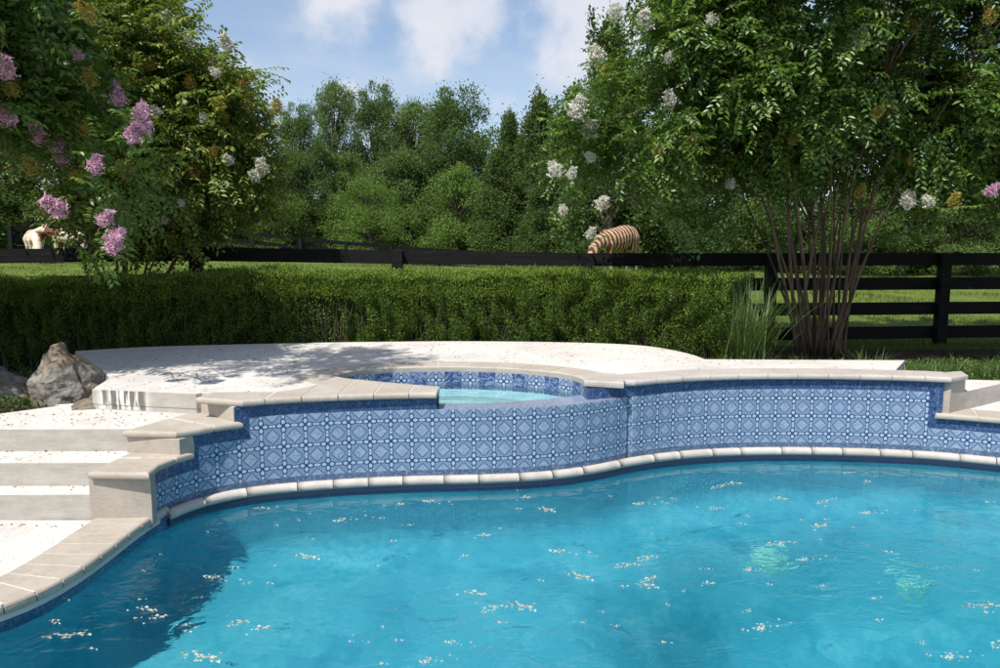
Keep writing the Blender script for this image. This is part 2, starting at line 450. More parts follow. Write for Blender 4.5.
M['hedge'] = mat_leaf('hedge_leaf', [(0, (0.039, 0.083, 0.015)), (.4, (0.068, 0.138, 0.022)), (.8, (0.116, 0.198, 0.031)), (1, (0.198, 0.264, 0.044))], .35, .5, .3)
M['tdark'] = mat_leaf('dark_foliage', [(0, (0.048, 0.095, 0.032)), (.5, (0.085, 0.156, 0.049)), (1, (0.156, 0.228, 0.073))], .42, .55, .2)
M['tmid'] = mat_leaf('mid_foliage', [(0, (0.080, 0.136, 0.045)), (.5, (0.129, 0.208, 0.064)), (1, (0.208, 0.292, 0.095))], .42, .55, .2)
M['tlight'] = mat_leaf('light_foliage', [(0, (0.086, 0.166, 0.032)), (.5, (0.132, 0.231, 0.045)), (1, (0.198, 0.298, 0.066))], .42, .55, .2)
M['tcedar'] = mat_leaf('cedar_foliage', [(0, (0.043, 0.087, 0.029)), (.5, (0.076, 0.136, 0.043)), (1, (0.146, 0.200, 0.062))], .42, .555, .2)
M['blade'] = mat_leaf('grass_blade', [(0, (.06, .10, .02)), (.5, (.10, .15, .03)), (1, (.18, .22, .06))], .35, .55, .25)
M['reed'] = mat_leaf('reed_blade', [(0, (.05, .10, .03)), (.6, (.09, .16, .045)), (1, (.18, .24, .09))], .35, .4, .4)
def mat_petal(name, a, b):
    return mat_leaf(name, [(0, a), (1, b)], .35, .7, .1, b)
M['pink'] = mat_petal('pink_petals', (.62, .32, .46), (.80, .56, .68))
M['white'] = mat_petal('white_petals', (.62, .60, .50), (.80, .79, .72))
M['litter'] = mat_leaf('dry_leaf', [(0, (.09, .05, .025)), (.6, (.18, .11, .05)), (1, (.30, .20, .10))], .15, .8, .1, (.2, .1, .03))
M['float'] = mat_petal('floating_petals', (.42, .38, .27), (.68, .66, .58))
M['pod'] = mat_petal('seed_pods', (.30, .26, .06), (.48, .38, .10))

# ------------------------------------------------------------------ plan lines of the pool (world metres, on their own planes)
ZD = .715; ZT = .67; ZW = .095; ZM = .133; ZS = .583; BORD = .085
left_px = [(153, 516), (170, 507), (190, 499), (220, 491.5), (250, 486.3), (285, 482.6), (320, 480), (360, 477.5), (400, 475.8),
           (440, 474.8), (480, 474), (520, 472.5), (555, 470), (585, 466), (607, 462), (626, 457.5)]
right_px = [(627, 457.5), (655, 453.3), (690, 449.6), (720, 447.8), (755, 446.8), (800, 446.6), (840, 447.2), (880, 448.4), (920, 450.2), (960, 453.2), (1000, 457.4)]
WL = resample(smooth_line(catmull([U2(*p, ZW) for p in left_px], .04), 12), .05)
wr = [U2(*p, ZW) for p in right_px]
wr += [(wr[-1][0] + .55, wr[-1][1] - .2), (wr[-1][0] + 1.1, wr[-1][1] - .62), (wr[-1][0] + 1.5, wr[-1][1] - 1.3), (wr[-1][0] + 1.55, wr[-1][1] - 2.1)]
WR = resample(smooth_line(catmull(wr, .04), 12), .05)
WR = [(WL[-1][0] - .015, WL[-1][1] + .03)] + [p for p in WR if p[0] > WL[-1][0] + .04]
def nearest(line, x=None, pt=None):
    if pt is not None: return min(range(len(line)), key=lambda i: (line[i][0] - pt[0]) ** 2 + (line[i][1] - pt[1]) ** 2)
    return min(range(len(line)), key=lambda i: abs(line[i][0] - x))
# where the coping levels change along the left wall
iL2 = nearest(WL, pt=U2(181, 499.5, ZW)) ; iL1 = nearest(WL, pt=U2(238, 488.5, ZW))
iArm = nearest(WL, pt=U2(437, 474.8, ZW)); iR = nearest(WR, pt=U2(937, 452, ZW))
print('WL', WL[0], WL[iL2], WL[iL1], WL[iArm], WL[-1], 'WR', WR[0], WR[iR], WR[-1])

def wall_strip(line, cols, s_off=0.0, zb=ZW):
    """cols: list of (i0, i1, [(z0,z1,mat)...]); returns mesh data with uv in tiles"""
    P = np.array(line); s = np.r_[0, np.cumsum(np.linalg.norm(np.diff(P, axis=0), axis=1))] + s_off
    vs, fs, uv, mi = [], [], [], []
    for i0, i1, bands in cols:
        for i in range(i0, i1):
            for z0, z1, m in bands:
                b = len(vs)
                vs += [(*line[i], z0), (*line[i + 1], z0), (*line[i + 1], z1), (*line[i], z1)]
                fs.append((b, b + 1, b + 2, b + 3)); mi.append(m)
                q = lambda k, z: (s[k] / .15, (z - ZM) / .15)
                uv.append([q(i, z0), q(i + 1, z0), q(i + 1, z1), q(i, z1)])
    return vs, fs, uv, mi
nL, nR = len(WL) - 1, len(WR) - 1
def bands(top): return [(ZW - .05, ZM, 2), (ZM, top - BORD, 0), (top - BORD, top, 1)]
bw = 2   # width (in steps) of the vertical border beside a drop
colsL = [(0, iL2, bands(.37)), (iL2, iL2 + bw, [(ZW - .05, ZM, 2), (ZM, .37 - BORD, 0), (.37 - BORD, .52, 1)]), (iL2 + bw, iL1, bands(.52)),
         (iL1, iL1 + bw, [(ZW - .05, ZM, 2), (ZM, .52 - BORD, 0), (.52 - BORD, ZT, 1)]), (iL1 + bw, iArm, bands(ZT)),
         (iArm, nL, [(ZW - .05, ZM, 2), (ZM, ZS, 0)])]
colsR = [(0, iR - bw, bands(ZT)), (iR - bw, iR, [(ZW - .05, ZM, 2), (ZM, .37 - BORD, 0), (.37 - BORD, ZT, 1)]), (iR, nR, bands(.37))]
wall = thing('tiled_pool_wall', 'curving raised pool wall faced with blue and white painted lattice tiles', 'pool wall', (0, 5.4, 0))
v, f, uv, mi = wall_strip(WL, colsL)
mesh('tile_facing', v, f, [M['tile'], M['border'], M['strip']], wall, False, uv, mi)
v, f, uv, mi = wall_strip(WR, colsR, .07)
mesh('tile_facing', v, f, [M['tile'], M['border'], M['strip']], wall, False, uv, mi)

# spa interior outline (coping inner edge, plane ZD)
far_px = [(334, 375.5), (340, 373), (352, 370.6), (375, 368.6), (405, 367.2), (440, 366.6), (480, 366.9), (520, 368.8), (555, 372), (578, 376), (585, 380)]
arm_px = [(334, 375.5), (341, 377.2), (355, 379), (378, 381.4), (408, 384), (438, 386.4)]
FAR = resample(smooth_line(catmull([U2(*p, ZD) for p in far_px], .04), 6), .05)
ARM = resample(catmull([U2(*p, ZD) for p in arm_px], .04), .05)
spill_in_px = [(438, 403.4), (480, 403), (520, 401), (555, 398), (580, 395.2), (600, 393)]
SPI = resample(catmull([ARM[-1]] + [U2(*p, ZS) for p in spill_in_px[1:]], .04), .05)
cornR = U2(625, 382.2, ZD)
cw = [WL[iArm][0] + .0, WL[iArm][1]]
# -- deck polygon (z .708), notched by the spa
far_deck_px = [(905, 359.5), (780, 359), (705, 358.5), (690, 353), (665, 348), (640, 344.5), (580, 342), (520, 341), (450, 340.6), (380, 341.2), (320, 342), (250, 343.5), (190, 345), (140, 346.5), (75, 350.5)]
FD = [U2(*p, ZD) for p in far_deck_px]
FDs = [FD[0], FD[1]] + smooth_line(catmull(FD[2:], .1), 4)
ra0, ra1 = U2(92, 389.5, .708), U2(196, 394, .708)            # front edge of the deck above the top step
wl_b = offset(WL, -.01); wr_b = offset(WR, -.01)
body_front_left = (ra1[0] + .0, ra1[1] - .10)
deck = [ra0, ra1, (ra1[0] + .03, ra1[1] + .03)] + wl_b[iL1 + 4:iArm + 1] + ARM[::-1] + FAR[1:] + [(WL[-1][0] - .012, WL[-1][1] + .03)] + wr_b[1:iR + 1]
deck += [(wr_b[iR][0] + .03, wr_b[iR][1] + .31), U2(895, 370, ZD)] + FDs + [U2(100, 368, .708), U2(110, 378, .708)]
v, f = prism_data(deck, .60, .708)
dk = mesh('upper_deck', v, f, [M['deck'], M['riser']], midx=[0] * (len(f) - len(deck)) + [1] * len(deck)); tag(dk, kind='structure')
DECK_POLY = deck

# lower slab skirt (visible riser of the upper deck, stucco) -> steps structure
def prism_obj(name, poly, z0, z1, mtop, mside, **k):
    v, f = prism_data(poly, z0, z1)
    ns = len(poly); mi = [0] * (len(f) - ns) + [1] * ns
    return mesh(name, v, f, [mtop, mside], midx=mi, **k)
skirt_poly = inset(deck if area(deck) > 0 else deck[::-1], [.004] * len(deck))
v, f = prism_data(skirt_poly, -.3, .60, top=False)
o = mesh('deck_base', v, f, M['riser']); tag(o, kind='structure')
# steps (landing and two treads), run off to the left
yA, yB, yC, yD = 5.36, 4.855, 4.585, 4.355
XL = -8.0
b2f = [U2(91, 518.5, .115), U2(152.5, 517.5, .115)]
cheek_x = -2.40; b2x = U2(91, 518.5, .115)[0] + .004
def front(y, z): return y
land = [(XL, yB - .05), (-4.5, yB - .02), (cheek_x + .1, yB), (-2.2, 4.95), (-1.95, 5.15), (-1.95, 5.5), (-2.3, 5.8), (-2.9, 5.8), (-3.4, 5.62), U2(60, 405, .565), U2(0, 413, .565), (-4.6, 5.18), (XL, 5.0)]
st = prism_obj('top_landing', land, .10, .560, M['deck'], M['riser']); tag(st, kind='structure')
st = prism_obj('middle_step', [(XL, yC - .04), (cheek_x + .1, yC), (cheek_x + .1, yB + .05), (XL, yB + .05)], .10, .410, M['deck'], M['riser']); tag(st, kind='structure')
st = prism_obj('bottom_step', [(XL, yD - .05), (b2x, b2f[1][1] - .006), (b2x, yC + .05), (XL, yC + .05)], .05, .262, M['deck'], M['riser']); tag(st, kind='structure')

# low coping at the left: inner and outer line
out_px = [(170, 511.5), (159, 517.5), (148, 525), (135, 534.5), (110, 554.5), (80, 576), (40, 598.5), (0, 614)]
OUT = [U2(*p, .08) for p in out_px]
OUT += [(-2.78, 2.75), (-3.1, 2.1), (-3.1, 1.3), (-2.5, .55), (-1.3, .2), (0, .12), (1.8, .25), (4, .6), (WR[-1][0] + .1, 1.6), (WR[-1][0] + .05, WR[-1][1])]
OUT = resample(smooth_line(catmull(OUT, .05), 10), .05)
# travelling along OUT the pool is on the left hand -> offset(+) goes outward
CW = .33
INN = offset(OUT, -CW) if False else offset(OUT, CW)
POOL = WL and (offset(WL, .045) + [offset(WR, .045)[i] for i in range(3, nR + 1)] + OUT[::-1])
# pool polygon: front of bead row, then the low coping line set back under its nose
pool_in = offset(OUT, .03)
poolpoly = smooth_line(offset(WL, .04)[3:] + offset(WR, .04)[3:], 5) + pool_in[::-1][1:-2]
v, f = sheet_data(poolpoly, 0.0)
w = mesh('pool_water', v, f, M['water'], smooth=True); tag(w, kind='structure')
def inpoly(x, y, poly):
    c = False; j = len(poly) - 1
    for i in range(len(poly)):
        xi, yi = poly[i]; xj, yj = poly[j]
        if (yi > y) != (yj > y) and x < (xj - xi) * (y - yi) / (yj - yi + 1e-12) + xi: c = not c
        j = i
    return c
def basin(poly, ztop, name, mat, ztile, uvmat):
    if area(poly) < 0: poly = poly[::-1]
    n = len(poly)
    prof = [(0, ztop), (0, ztile), (0, -.72), (.02, -.82), (.06, -.90), (.13, -.96), (.24, -1.0), (.45, -1.02)]
    nrm = []
    for i in range(n):
        a, b = Vector(poly[i - 1]), Vector(poly[(i + 1) % n]); d = (b - a).normalized(); nrm.append(Vector((-d.y, d.x)))
    rings = []
    for ins, z in prof:
        r = [Vector(p) + nrm[i] * ins for i, p in enumerate(poly)]
        if ins > .05:
            for _ in range(int(ins * 60)): r = [(r[i - 1] + r[i] * 2 + r[(i + 1) % n]) / 4 for i in range(n)]
        rings.append([(p.x, p.y, z) for p in r])
    vs = [p for r in rings for p in r]; fs = []; mi = []; uvs = []
    s = [0]
    for i in range(n): s.append(s[-1] + math.dist(poly[i], poly[(i + 1) % n]))
    for k in range(len(prof) - 1):
        for i in range(n):
            j = (i + 1) % n
            fs.append((k * n + i, k * n + j, (k + 1) * n + j, (k + 1) * n + i)[::-1]); mi.append(1 if k == 0 else 0)
            q = lambda m, kk: (s[m] / .15, prof[kk][1] / .15)
            uvs.append([q(i, k), q(i + 1, k), q(i + 1, k + 1), q(i, k + 1)][::-1])
    nf0 = len(fs); fl = np.array([(p[0], p[1]) for p in rings[-1]]); o_ = len(vs)
    gx = np.arange(-3.6, 6.2, .14); gy = np.arange(-.2, 7.0, .14)
    X, Y = np.meshgrid(gx, gy); D = np.full(X.shape, 9.0)
    for p in fl: D = np.minimum(D, np.hypot(X - p[0], Y - p[1]))
    IN = np.array([[inpoly(x, y, [tuple(p) for p in fl]) for x in gx] for y in gy])
    sst = lambda t: np.clip(t, 0, 1) ** 2 * (3 - 2 * np.clip(t, 0, 1))
    Z = -1.022 - np.where(IN, 1.0 * sst((D - .0) / .9) * sst((X - .35 - .1 * np.sin(Y * 2)) / 1.3), 0)
    W_, H_ = len(gx), len(gy)
    vs += [(float(X[b, a]), float(Y[b, a]), float(Z[b, a])) for b in range(H_) for a in range(W_)]
    for b in range(H_ - 1):
        for a in range(W_ - 1):
            q = o_ + b * W_ + a; fs.append((q, q + 1, q + W_ + 1, q + W_)); mi.append(0); uvs.append([(0, 0)] * 4)
    nf0 = len(fs)
    ob = mesh(name, vs, fs, [mat, uvmat], uvs=uvs, midx=mi, smooth=True)
    for q in range(nf0, len(fs)): ob.data.polygons[q].use_smooth = False
    return tag(ob, kind='structure')
basin(poolpoly, .062, 'pool_basin', M['plaster'], -.07, M['border'])
# near deck around the pool
base_deck = [(XL - 2, yD + .05), (OUT[0][0] - .3, yD + .05)] + offset(OUT, CW - .02)[6:-4] + [(9, OUT[-4][1]), (9, -5), (XL - 2, -5)]
v, f = sheet_data(base_deck, .105); o = mesh('lower_deck', v, f, M['deck']); tag(o, kind='structure')
# coping stones
def stones(line_a, line_b, z0, z1, r, L, start=0, rounded_side='a', jitter=0.0, gap=.003, both=False):
    """quads between two matching lines (a = nosing side)"""
    parts = []; n = len(line_a); i = start; step = max(1, int(round(L / .05)))
    while i < n - 1:
        j = min(n - 1, i + step + (rnd.choice([-1, 0, 0, 1]) if jitter else 0))
        if n - 1 - j < step // 2: j = n - 1
        a = [Vector(p) for p in line_a[i:j + 1]]; b = [Vector(p) for p in line_b[i:j + 1]]
        def cut(P):
            P = [p.copy() for p in P]
            d = (P[1] - P[0]).normalized(); P[0] = P[0] + d * gap
            d = (P[-2] - P[-1]).normalized(); P[-1] = P[-1] + d * gap
            return P
        a, b = cut(a), cut(b)
        poly = [tuple(p) for p in a] + [tuple(p) for p in b[::-1]]
        k = len(a); fl = [True] * (k - 1) + [False] + [both] * (k - 1) + [False]
        parts.append(slab_data(poly, z0, z1, r, fl)); i = j
    return parts
# 1. low pool coping
lo = thing('pool_coping', 'tan travertine coping curving along the low left edge of the pool beside the white deck', 'coping', (-2.6, 3.6, .1))
pr = stones(OUT, INN, .06, .115, .024, .15, gap=.005)
v, f = merge(pr); mesh('coping_stones', v, f, M['trav'], lo)
v, f = prism_data(offset(OUT, .02) + offset(OUT, CW - .01)[::-1], .03, .111); mesh('grout', v, f, M['grout'], lo)
# 2. bead row at the foot of the tile wall
BE = smooth_line(offset(WL, .0)[2:] + WR[2:], 7); BE = resample(BE, .05)
be = thing('waterline_bead_row', 'narrow row of rounded white stones along the foot of the tile wall at the waterline', 'edging', (0, 5.3, .05))
parts = []
i = 0
while i < len(BE) - 1:
    j = min(len(BE) - 1, i + rnd.choice([5, 6, 6, 7]))
    seg = BE[i:j + 1]; P = [Vector(p) for p in seg]
    P[0] = P[0] + (P[1] - P[0]).normalized() * .0025; P[-1] = P[-1] + (P[-2] - P[-1]).normalized() * .0025
    seg = [tuple(p) for p in P]
    prof = [(-.01, .090), (.015, .095), (.035, .090), (.050, .074), (.052, .054), (.045, .036), (.03, .03), (-.01, .03)]
    lines = [offset(seg, o_) for o_, _ in prof]
    vs, fs = [], []; m = len(prof)
    for k in range(len(seg)):
        e = .95 if k in (0, len(seg) - 1) else 1.0
        for q in range(m): vs.append((lines[q][k][0], lines[q][k][1], .06 + (prof[q][1] - .06) * e))
    for k in range(len(seg) - 1):
        for q in range(m - 1): fs.append((k * m + q, (k + 1) * m + q, (k + 1) * m + q + 1, k * m + q + 1)[::-1])
    fs.append(tuple(range(m))); fs.append(tuple(range((len(seg) - 1) * m + m - 1, (len(seg) - 1) * m - 1, -1)))
    parts.append((vs, fs)); i = j
v, f = merge(parts); mesh('bead_stones', v, f, M['bead'], be, True)
v, f = prism_data(offset(BE, -.008) + offset(BE, .045)[::-1], -.01, .05); mesh('bedding', v, f, M['slate'], be)
# 3. stair cheek blocks
def px2(lst, z): return [U2(*p, z) for p in lst]
b1f_y = 4.80; b0f_y = 5.14
wlx = lambda y: WL[nearest(WL, pt=(0, 0))]
def wall_between(ya, yb, off):
    pts = [p for p in offset(WL, off) if ya <= p[1] <= yb and p[0] < -1.0]
    return pts
ck = thing('stair_cheek_wall', 'stepped travertine block wall flanking the white steps at the left end of the tile wall', 'block wall', (-2.2, 4.6, .115))
blk2 = [b2f[0], b2f[1]] + offset(WL, -.004)[1:iL2 + 1] + [(-2.36, 5.0)]
blk1 = [U2(127, 452, .415), U2(180, 455, .415)] + offset(WL, -.004)[iL2 + 2:iL1 + 1] + [(-2.02, 5.4), (-2.36, 5.3)]
p_b0l, p_b0r = U2(200, 412.5, .565), U2(238, 417, .565)
blk0 = [p_b0l, (WL[iL1][0] - .005, WL[iL1][1] - .0), (WL[iL1 + 3][0], WL[iL1 + 3][1] + .01), (WL[iL1 + 3][0], 5.45), (p_b0l[0], 5.42)]
print('blk', blk2[:2], blk1[:2], blk0[:2], 'ra', ra0, ra1)
for nm, pl, z0, z1 in (('lower_block', blk2, .05, .372), ('middle_block', blk1, .36, .522), ('upper_block', blk0, .5, .672)):
    v, f = slab_data(pl, z0, z1, .012); mesh(nm, v, f, M['trav'], ck)
# 4. copings of the cheek blocks
def cope(poly, z1, name, parent, rounded=None, r=.022, mat='trav'):
    v, f = slab_data(poly, z1 - .045, z1, r, rounded); return mesh(name, v, f, M[mat], parent)
WLo = offset(WL, .032)
c2 = [U2(87, 474.5, .40), U2(149, 475.5, .40)] + WLo[1:iL2 + 1]
l2 = U2(125, 454.5, .415)
def split_poly(front_l, front_r, wall_pts, back_l, z1, k, name):
    """two stones: the corner stone and the one behind it"""
    m = max(1, int(len(wall_pts) * k)); q = wall_pts[m]
    t = (q[1] - front_r[1]) / max(.01, (wall_pts[-1][1] - front_r[1]))
    ql = (front_l[0] + (back_l[0] - front_l[0]) * t, front_l[1] + (back_l[1] - front_l[1]) * t)
    cope([front_l, front_r] + wall_pts[:m + 1] + [ql], z1, name, ck)
    g = .004
    cope([(ql[0], ql[1] + g), (q[0], q[1] + g)] + wall_pts[m + 1:] + [back_l], z1, name, ck)
split_poly(c2[0], c2[1], WLo[1:iL2 + 2], (l2[0], l2[1] + .05), .415, .45, 'cap_stone')
c1l, c1r = U2(122, 433, .55), U2(176, 434.5, .55)
w1 = WLo[iL2 + 2:iL1 + 2]; w1 = [p for p in w1 if p[1] > c1r[1] + .02]
split_poly(c1l, c1r, w1, (p_b0l[0] - .05, p_b0l[1] + .1), .565, .4, 'cap_stone')
# 5. upper coping, left arm (from the end block to the spa arm end)
up = thing('pool_coping', 'pale travertine coping on the left arm of the raised wall, ending at the spa spillway', 'coping', (-1, 5.3, .67))
c0l, c0r = U2(195, 399.5, .70), U2(234.5, 403.2, .695)
A = offset(WL, .035)[iL1:iArm + 1]
A = [p for p in A if p[0] > c0r[0] + .02]
def back_of(i, line, n_):    # inner line for the arm: constant width, then merging with the spa's inner edge
    return None
Bk = []
ARMs = [(p[0], p[1]) for p in ARM]
for p in A:
    q = (p[0] - .0, p[1] + .27)
    if p[0] > ARMs[0][0] - .02:
        qy = np.interp(p[0], [a[0] for a in ARMs], [a[1] for a in ARMs]); q = (p[0], float(qy) - .0)
    Bk.append(q)
m0 = 3
cope([c0l, c0r] + A[:m0 + 1] + [Bk[m0], (c0l[0] + .04, Bk[m0][1] - .02)], .715, 'coping_stones', up)
# smooth transition of the back line
Bk2 = smooth_line(Bk, 8)
v, f = merge(stones(A[m0:], Bk2[m0:], .67, .715, .022, .25, gap=.004)); mesh('coping_stones', v, f, M['trav'], up)
g_a, g_b = A[m0 - 2:], Bk2[m0 - 2:]
v, f = prism_data(offset(g_a, -.02) + g_b[::-1], .671, .7115); mesh('grout', v, f, M['grout'], up)
# end of arm: tiled return down to the spillway
ea, eb = WL[iArm], ARM[-1]
# 6. spa rim coping (around the far side) + right corner + right wall
sp = thing('pool_coping', 'pale travertine coping curving around the far rim of the raised spa', 'coping', (0, 6.3, .67))
FARr = FAR[::-1]   # travelling right->left: offset(+) is away from camera (outward)
outw = offset(FAR, -.28)
tip = [U2(289, 374.5, ZD)]
mt = lambda p: p
outw = smooth_line(outw, 3)
v, f = merge(stones(FAR, outw, .667, .716, .02, .25, gap=.004)); mesh('coping_stones', v, f, M['trav'], sp)
v, f = prism_data(offset(FAR, -.02) + outw[::-1], .671, .7125); mesh('grout', v, f, M['grout'], sp)
# left wedge joining rim and arm
wedge = [U2(290, 373.8, ZD), U2(312, 380, ZD), U2(333, 381, ZD), ARM[3], ARM[0], outw[0]]
v, f = prism_data([U2(288, 374.4, ZD), U2(296, 378, ZD), U2(312, 382.5, ZD), U2(334, 386, ZD), ARM[5], ARM[3], ARM[1], ARM[0], FAR[1], outw[1]], .69, .7122); mesh('wedge_stone', v, f, M['trav'], sp)
rt = thing('pool_coping', 'pale travertine coping along the top of the right stretch of tile wall', 'coping', (2.5, 6, .67))
Aw = [p for p in offset(WR, .035) if p[0] > cornR[0] + .01]
ia = nearest(Aw, pt=offset(WR, .035)[iR]) + 1
Ar = Aw[:ia + 1]; Br = offset(Ar, -.30)
Br[0] = (Ar[0][0] - .02, Ar[0][1] + .3)
v, f = merge(stones(Ar, Br, .67, .715, .022, .25, gap=.004)); mesh('coping_stones', v, f, M['travw'], rt)
v, f = prism_data(offset(Ar, -.02) + Br[::-1], .671, .7115); mesh('grout', v, f, M['grout'], rt)
# corner stone over the spa return
cs = [(FAR[-1][0], FAR[-1][1]), cornR, Ar[0], Br[0], (FAR[-3][0] + .05, FAR[-3][1] + .24), FAR[-3]]
cs = [U2(584, 381, ZD), U2(624, 383, ZD), (Ar[0][0] - .003, Ar[0][1]), (Br[0][0], Br[0][1] + .02), U2(600, 373.5, ZD), U2(583, 377, ZD)]
v, f = slab_data(cs, .669, .7185, .015); mesh('corner_stone', v, f, M['travw'], rt)
# end pillar under the right end of the coping
P1, P2, P3 = U2(941, 412.5, .415), U2(949, 413.5, .415), U2(963.5, 409.5, .415)
v, f = slab_data([P1, P2, P3, (P3[0] - .08, P3[1] + .25), (P1[0] - .03, P1[1] + .35)], .40, .672, .01)
mesh('end_pillar', v, f, M['trav'], rt)
v, f = slab_data([Ar[-1], U2(968.5, 374.6, .715), U2(962, 370.6, .715), Br[-1]], .67, .715, .018)
mesh('end_stone', v, f, M['travw'], rt)
# 7. lower right coping
lr = thing('pool_coping', 'tan travertine coping stepping down beside the tile wall at the right edge of the pool', 'coping', (4, 5.7, .37))
Al = offset(WR, .035)[iR - 1:]; Bl = offset(WR, -.27)[iR - 1:]
v, f = merge(stones(Al, Bl, .37, .415, .022, .32)); mesh('coping_stones', v, f, M['trav'], lr)
v, f = prism_data(offset(Al, -.02) + Bl[::-1], .371, .4115); mesh('grout', v, f, M['grout'], lr)
# right decks
RB = offset(WR, -.25)[iR:]
r0, r1 = U2(962, 410, .415), U2(1000, 400.5, .415)
dxr, dyr = r1[0] - r0[0], r1[1] - r0[1]
far_r = (r0[0] + dxr * 3, r0[1] + dyr * 3)
STEP_R = (r0, far_r)
s0 = (r0[0] - dxr * .08, r0[1] - dyr * .08)
v, f = prism_data(RB + [(RB[-1][0] + 4, RB[-1][1]), (RB[-1][0] + 4, far_r[1] + .1), (far_r[0], far_r[1] + .1), (s0[0], s0[1] + .15)], -.3, .4095); o = mesh('right_lower_deck', v, f, M['deck']); tag(o, kind='structure')
k = U2(1000, 380.5, .565); k0 = U2(962, 379.5, .565)
st = prism_obj('right_step', [s0, far_r, (far_r[0] + .05, far_r[1] + .32), (k[0] + .35, k[1] + .30), k, k0, (s0[0] - .02, k0[1])], .3, .565, M['deck'], M['riser']); tag(st, kind='structure')

# ------------------------------------------------------------------ spa
spa = thing('spa', 'raised blue tiled spa with a low spillway lip facing the pool', 'spa', (0, 5.8, .5))
# spillway slab between outer wall line and inner line
outl = WL[iArm:]
inl = SPI + [cornR]
poly = [(p[0], p[1]) for p in outl] + [(cornR[0] - .02, cornR[1] + .15)] + [(p[0], p[1] + .0) for p in SPI[::-1]]
v, f = sheet_data(poly, ZS)
uv = [[(v[i][0] / .15, v[i][1] / .15) for i in q] for q in f]
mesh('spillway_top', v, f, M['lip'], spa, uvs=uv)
v2, f2, uv2, _ = wall_strip([(p[0], p[1]) for p in SPI[::-1]], [(0, len(SPI) - 1, [(.1, ZS, 0)])])
mesh('spillway_inside', v2, f2, [M['tile']], spa, uvs=uv2)
# arm end return
v2, f2, uv2, _ = wall_strip(resample([(WL[iArm][0] + .012, WL[iArm][1]), (ARM[-1][0] + .012, ARM[-1][1])], .05), [(0, 4, [(ZS - .01, ZT, 0)])])
mesh('arm_end_tile', v2, f2, [M['border']], spa, uvs=uv2)
arm_in = offset(ARM, -.012)
v2, f2, uv2, _ = wall_strip(arm_in[::-1], [(0, len(ARM) - 1, [(.1, ZT, 0)])]); mesh('arm_inner_tile', v2, f2, [M['border']], spa, uvs=uv2)
# far interior wall, alternating tiles
fw = offset(FAR, .012)
P = np.array(fw); s = np.r_[0, np.cumsum(np.linalg.norm(np.diff(P, axis=0), axis=1))]
vs, fs, uvs = [], [], []
for i in range(len(fw) - 1):
    b = len(vs); vs += [(*fw[i], .08), (*fw[i + 1], .08), (*fw[i + 1], .672), (*fw[i], .672)]; fs.append((b, b + 1, b + 2, b + 3))
    q = lambda k, z: (s[k] / .15, (z - .525) / .15); uvs.append([q(i, .08), q(i + 1, .08), q(i + 1, .672), q(i, .672)])
mesh('inner_wall_tile', vs, fs, M['tilealt'], spa, uvs=uvs)
# return under the corner stone
ret = resample([(fw[-1][0], fw[-1][1]), U2(588, 383, ZD), (WL[-1][0] - .012, WL[-1][1] + .012), (WR[1][0], WR[1][1] + .004)], .05)
v2, f2, uv2, _ = wall_strip(ret, [(0, len(ret) - 1, [(ZS - .01, .672, 0)])]); mesh('corner_return_tile', v2, f2, [M['border']], spa, uvs=uv2)
v, f = sheet_data(offset(FAR, -.03) + SPI[::-1] + ARM[::-1][1:], .2); mesh('spa_floor', v, f, M['aqua'], spa)
v, f = sheet_data(offset(FAR, -.01) + [(p[0], p[1] - .0) for p in SPI[::-1]] + ARM[::-1][1:-1], .56)
o = mesh('spa_water', v, f, M['spawater'], smooth=True); tag(o, kind='structure')
# bench inside the spa
bn = offset(FAR, .32)
v, f = prism_data(offset(FAR, -.015) + bn[::-1], .09, .36); mesh('bench', v, f, M['aqua'], spa)

# floor drains under the water
bo = bpy.data.objects['pool_basin'].data
BASIN = BVHTree.FromPolygons([tuple(q.co) for q in bo.vertices], [tuple(q.vertices) for q in bo.polygons])
def drain(px, py, lab):
    S = U(px, py, 0); dd = (S - Vector((0, 0, CAMH))).normalized(); hh = Vector((dd.x, dd.y, 0)); sr = hh.length / 1.33
    dr = (hh.normalized() * sr + Vector((0, 0, -math.sqrt(1 - sr * sr)))); hit = BASIN.ray_cast(S, dr); p = hit[0]; print('drain', p, px, py)
    zf = p.z + .02
    t = thing('floor_drain', lab, 'drain', (p.x, p.y, zf), 'round drain covers on the pool floor')
    n = 28; R = .125
    vs = [(p.x + R * math.cos(a), p.y + R * math.sin(a), zf) for a in [2 * PI * i / n for i in range(n)]] + [(p.x + .8 * R * math.cos(a), p.y + .8 * R * math.sin(a), zf + .015) for a in [2 * PI * i / n for i in range(n)]]
    vs = vs[:n] + vs[n:] + [(q_[0], q_[1], zf - .3) for q_ in vs[:n]]
    mesh('cover', vs, [(2 * n + i, 2 * n + (i + 1) % n, (i + 1) % n, i) for i in range(n)] + [(i, (i + 1) % n, n + (i + 1) % n, n + i) for i in range(n)] + [tuple(range(n, 2 * n))], M['drain'], t)
    vs, fs = [], []
    for k in range(-3, 4):
        w_ = math.sqrt(max(0, (.7 * R) ** 2 - (k * .03) ** 2)); d = boxd(p.x - w_, p.x + w_, p.y + k * .03 - .005, p.y + k * .03 + .005, zf + .016, zf + .022)
        o_ = len(vs); vs += d[0]; fs += [tuple(i + o_ for i in q) for q in d[1]]
    mesh('grille', vs, fs, M['plaster'], t)
n_ = NT('drain_plastic'); M['drain'] = n_.done(n_.bsdf((.26, .72, .60), .5, .3))
drain(770, 553, 'round pale green drain cover on the pool floor, nearer the spa of the two')
drain(905, 575, 'round pale green drain cover on the pool floor, nearer the right edge of the two')
